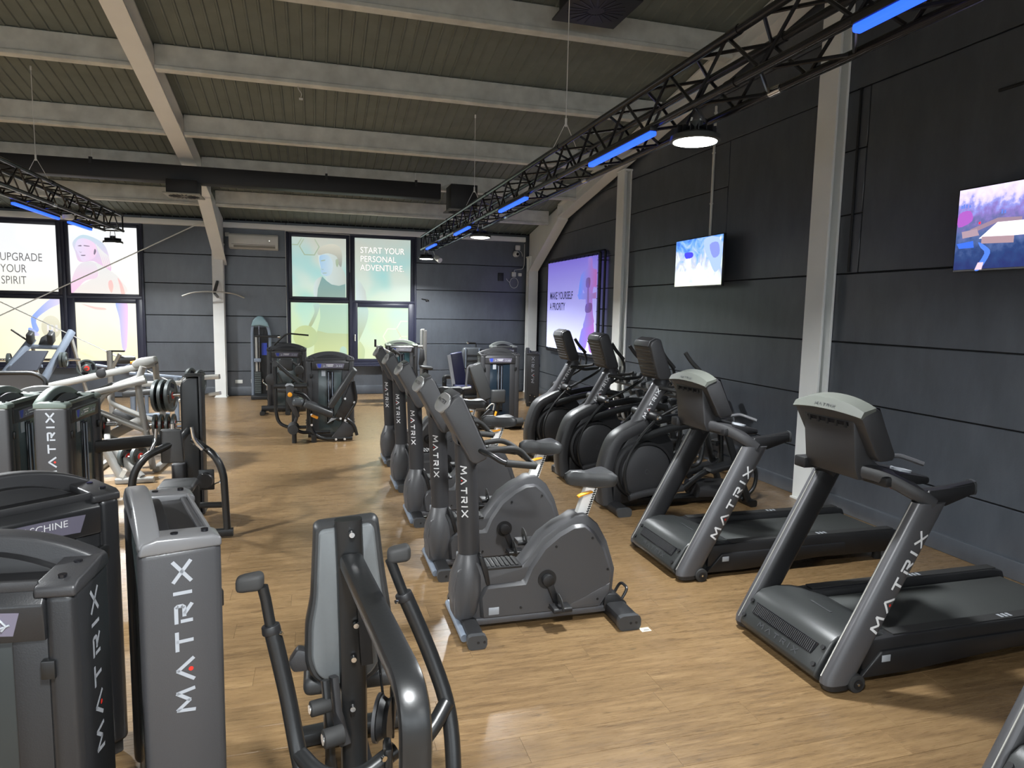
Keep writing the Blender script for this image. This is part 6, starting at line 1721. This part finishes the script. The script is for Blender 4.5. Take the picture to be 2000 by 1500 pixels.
tb = thing('fitness_banner', 'blue-violet fitness banner in a black pipe frame reading MAKE YOURSELF A PRIORITY', 'banner', (5.33, 12.38, 1.15))
BY0, BY1, BZ0, BZ1 = 12.38, 15.45, 1.18, 3.26
def banner_glow_mat():
    m = bpy.data.materials.new('banner_print_glow'); m.use_nodes = True
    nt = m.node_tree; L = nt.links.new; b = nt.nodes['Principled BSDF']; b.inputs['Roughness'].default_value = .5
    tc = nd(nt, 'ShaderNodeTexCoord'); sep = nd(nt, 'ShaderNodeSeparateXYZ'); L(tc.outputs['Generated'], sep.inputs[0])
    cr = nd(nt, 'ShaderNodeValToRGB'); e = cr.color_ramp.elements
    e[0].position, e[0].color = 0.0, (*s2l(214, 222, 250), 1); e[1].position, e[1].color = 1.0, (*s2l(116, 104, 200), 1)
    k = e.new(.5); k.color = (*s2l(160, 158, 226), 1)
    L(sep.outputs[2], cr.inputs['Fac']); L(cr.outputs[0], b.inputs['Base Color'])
    L(cr.outputs[0], b.inputs['Emission Color']); b.inputs['Emission Strength'].default_value = .55  # glow added to the sheet, brightness painted in; the banner is no lamp
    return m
BX = -.03
sh = part('banner_sheet', S().bb(BX, BX + .006, .06, BY1 - BY0 - .06, BZ0 - 1.15 + .06, BZ1 - 1.15 - .06), banner_glow_mat(), tb)
part('pipe_frame', S().tube([(0, 0, BZ0 - 1.15), (0, 0, BZ1 - 1.15), (0, BY1 - BY0, BZ1 - 1.15), (0, BY1 - BY0, BZ0 - 1.15)], .028, 10, .06, closed=True), DARK, tb)
part('second_pipe', S().tube([(.07, -.07, BZ0 - 1.15), (.07, -.07, BZ1 - 1.12), (.07, BY1 - BY0, BZ1 - 1.12)], .024, 10, .06), DARK, tb)
s = S()
for k in range(14):
    y = .12 + k * .218
    s.tube([(BX, y, BZ1 - 1.22), (0, y + .01, BZ1 - 1.12)], .006, 5); s.tube([(BX, y, BZ0 - 1.08), (0, y + .01, BZ0 - 1.18)], .006, 5)
for k in range(8):
    z = .2 + k * .25
    s.tube([(BX, .07, z), (0, -.03, z + .01)], .006, 5); s.tube([(BX, BY1 - BY0 - .07, z), (0, BY1 - BY0 + .03, z + .01)], .006, 5)
part('bungee_ties', s, DARK, tb)
for z in (.15, 1.0, 1.95):
    part('wall_bracket', S().rtube([(0, -.0, z), (.12, -.0, z)], .02, .02).rtube([(0, BY1 - BY0, z), (.12, BY1 - BY0, z)], .02, .02), DARK, tb)
def glow_ink(name, c0, c1, ax):
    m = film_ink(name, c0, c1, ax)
    nb = m.node_tree.nodes['Principled BSDF']; nb.inputs['Emission Strength'].default_value = .55; nb.inputs['Base Color'].default_value = (*s2l(*[(a + b) // 2 for a, b in zip(c0, c1)]), 1)  # banner inks get the same painted-in glow as the sheet
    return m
def bdecal(name, pts, m, lay):
    P = spline([(0, p[0] - BY0, p[1] - 1.15) for p in pts], 3)
    part(name, S().add([(BX - .0012 * lay, min(max(p.y, .065), 3.0), min(p.z, 2.045)) for p in P], [tuple(range(len(P)))]), m, sh)
bdecal('printed_legs', BANW['legs'], glow_ink('ink_b_legs', (178, 90, 170), (96, 130, 235), 'y'), 1)
bdecal('printed_body', BANW['body'], glow_ink('ink_b_body', (170, 92, 160), (84, 140, 238), 'y'), 2)
bdecal('printed_arms', BANW['arm'], glow_ink('ink_b_arm', (150, 96, 150), (100, 140, 240), 'y'), 3)
bdecal('printed_dumbbell', [(12.78, 2.76), (12.98, 2.76), (12.99, 2.60), (12.80, 2.58)], glow_ink('ink_b_db', (110, 70, 120), (100, 90, 170), 'y'), 4)
bdecal('printed_dumbbell', [(12.66, 2.26), (12.97, 2.24), (12.98, 2.08), (12.68, 2.10)], glow_ink('ink_b_db2', (110, 70, 120), (100, 90, 170), 'y'), 4)
bdecal('printed_bar', [(12.84, 2.62), (12.92, 2.62), (12.90, 2.22), (12.82, 2.22)], glow_ink('ink_b_db3', (120, 80, 130), (110, 100, 180), 'y'), 4)
BTX = glow_ink('ink_b_txt', (34, 34, 70), (34, 34, 70), 'y')
for i, ln in enumerate(('MAKE YOURSELF', 'A PRIORITY')):
    text(ln, .235, BTX, sh, lambda u, v, i=i: (BX - .003, 15.20 - BY0 - u * .83, 2.36 - .245 * i - 1.15 + v), bold=.004)

# ------------------------------------------------------------------ small wall fittings
ac = thing('air_conditioner', 'white wall-mounted air conditioner left of the green window', 'air conditioner', (-1.33, 16.62, 3.34))
part('casing', S().prism([(-.10, .03), (-.13, .10), (-.12, .30), (-.08, .335), (.13, .335), (.13, .0), (-.03, .0)], 0, -.52, .52), WHITEP, ac, bev=.012)
part('outlet_louvre', S().prism([(-.105, .028), (-.128, .075), (-.122, .078), (-.098, .032)], 0, -.42, .46), mat('louvre_grey', (.22, .22, .2), .5), ac)
part('intake_slot', S().bb(-.46, .46, -.131, -.125, .095, .102), DARK, ac)
part('indicator', S().bb(.33, .345, -.1315, -.128, .19, .20), emit('led_white', (1, 1, .9), 2), ac)
def boxy(name, label, cat, c, s, m=WHITEP, group=None):
    o = part(name, S().box((0, 0, 0), s), m, bev=min(s) * .2)
    o.location = c
    return tag(o, label, cat, group)
boxy('junction_box', 'small white junction box under the eave beside the left column', 'junction box', (-1.90, 16.71, 3.66), (.09, .06, .09))
boxy('socket_plate', 'double white wall socket low on the back wall', 'socket', (-1.73, 16.74, .32), (.16, .02, .08))
boxy('socket_plate', 'single white wall switch low beside the tall cable tower', 'socket', (-1.44, 16.74, .33), (.05, .02, .09))
boxy('junction_box', 'white junction box above the upper camera by the corner column', 'junction box', (4.92, 16.70, 3.66), (.12, .08, .12))
boxy('junction_box', 'left one of two small white boxes under the camera cables', 'junction box', (4.83, 16.70, 2.99), (.11, .07, .12))
boxy('junction_box', 'right one of two small white boxes under the camera cables', 'junction box', (4.99, 16.70, 2.99), (.09, .07, .08))
cm = thing('security_camera', 'white dome camera below the upper junction box', 'camera', (4.88, 16.68, 3.50))
part('camera_ball', S().lathe([(.001, -.08), (.05, -.065), (.08, -.02), (.08, .04), (.05, .06), (.001, .06)], (0, 0, 0), (-.2, 1, .1), 20), WHITEP, cm)
part('camera_lens', S().cyl((.012, -.075, -.005), (.017, -.092, -.008), .035), GLOSS, cm)
part('camera_cable', S().tube([(.0, .05, .05), (.05, .05, .12), (.16, .05, .05), (.18, .05, -.05)], .007, 6, .04), WHITEP, cm)
cc = thing('coiled_cable', 'white cable coil hanging below the two small boxes', 'cable', (4.84, 16.70, 2.78))
part('coil', S().tube([(.11 * math.cos(k * PI / 10), .006 * math.sin(k * .7), .13 * math.sin(k * PI / 10)) for k in range(21)] , .007, 6).tube([(-.11, 0, .0), (-.18, 0, .06), (-.2, 0, .10)], .006, 6), WHITEP, cc)
part('lead', S().tube([(.0, 0, .27), (.0, 0, .32), (.22, 0, .35), (.26, 0, .45), (.26, 0, .98)], .008, 6, .04), WHITEP, cc)
hk = thing('wall_hook', 'small black hook on the dark panel right of the green window', 'hook', (2.62, 16.75, 2.30))
part('hook_bar', S().tube([(-.12, -.0, .02), (0, -.03, 0), (.06, -.05, -.02)], .012, 6).cyl((.0, 0, -.02), (.0, -.05, .0), .025), BLACK, hk)
ct = boxy('bracket_plate', 'small black bracket plate on the back wall left of the lower cable boxes', 'bracket', (4.50, 16.73, 2.92), (.14, .03, .2), DARK)
# pull-up bar on the left column
pb = thing('pull_up_bar', 'curved pull-up bar fixed to the left back column', 'pull-up bar', (-2.09, 16.0, 2.25))
part('bar', S().tube([(-.64, -.1, .0), (-.45, -.1, .08), (-.2, -.1, .11), (.2, -.1, .10), (.42, -.1, .07), (.60, -.1, -.01)], .016, 8, .1), SILVER, pb)
part('bracket', S().rtube([(.0, -.1, .10), (.0, .40, .34)], .06, .05).rtube([(.0, -.1, .08), (.0, .40, .0)], .05, .05), BLACK, pb)
part('wall_plate', S().bb(-.08, .08, .385, .40, -.08, .42), STEELW, pb)
wr = thing('loose_wire', 'short loose white wire dangling from the second purlin', 'wire', (-.2, 9.80, 4.98))
part('wire', S().tube([(0, 0, .02), (.01, 0, -.03), (.05, 0, -.08), (.04, 0, -.13)], .006, 6, .02), WHITEP, wr)
part('connector', S().box((.04, 0, -.15), (.05, .02, .025)), WHITEP, wr)
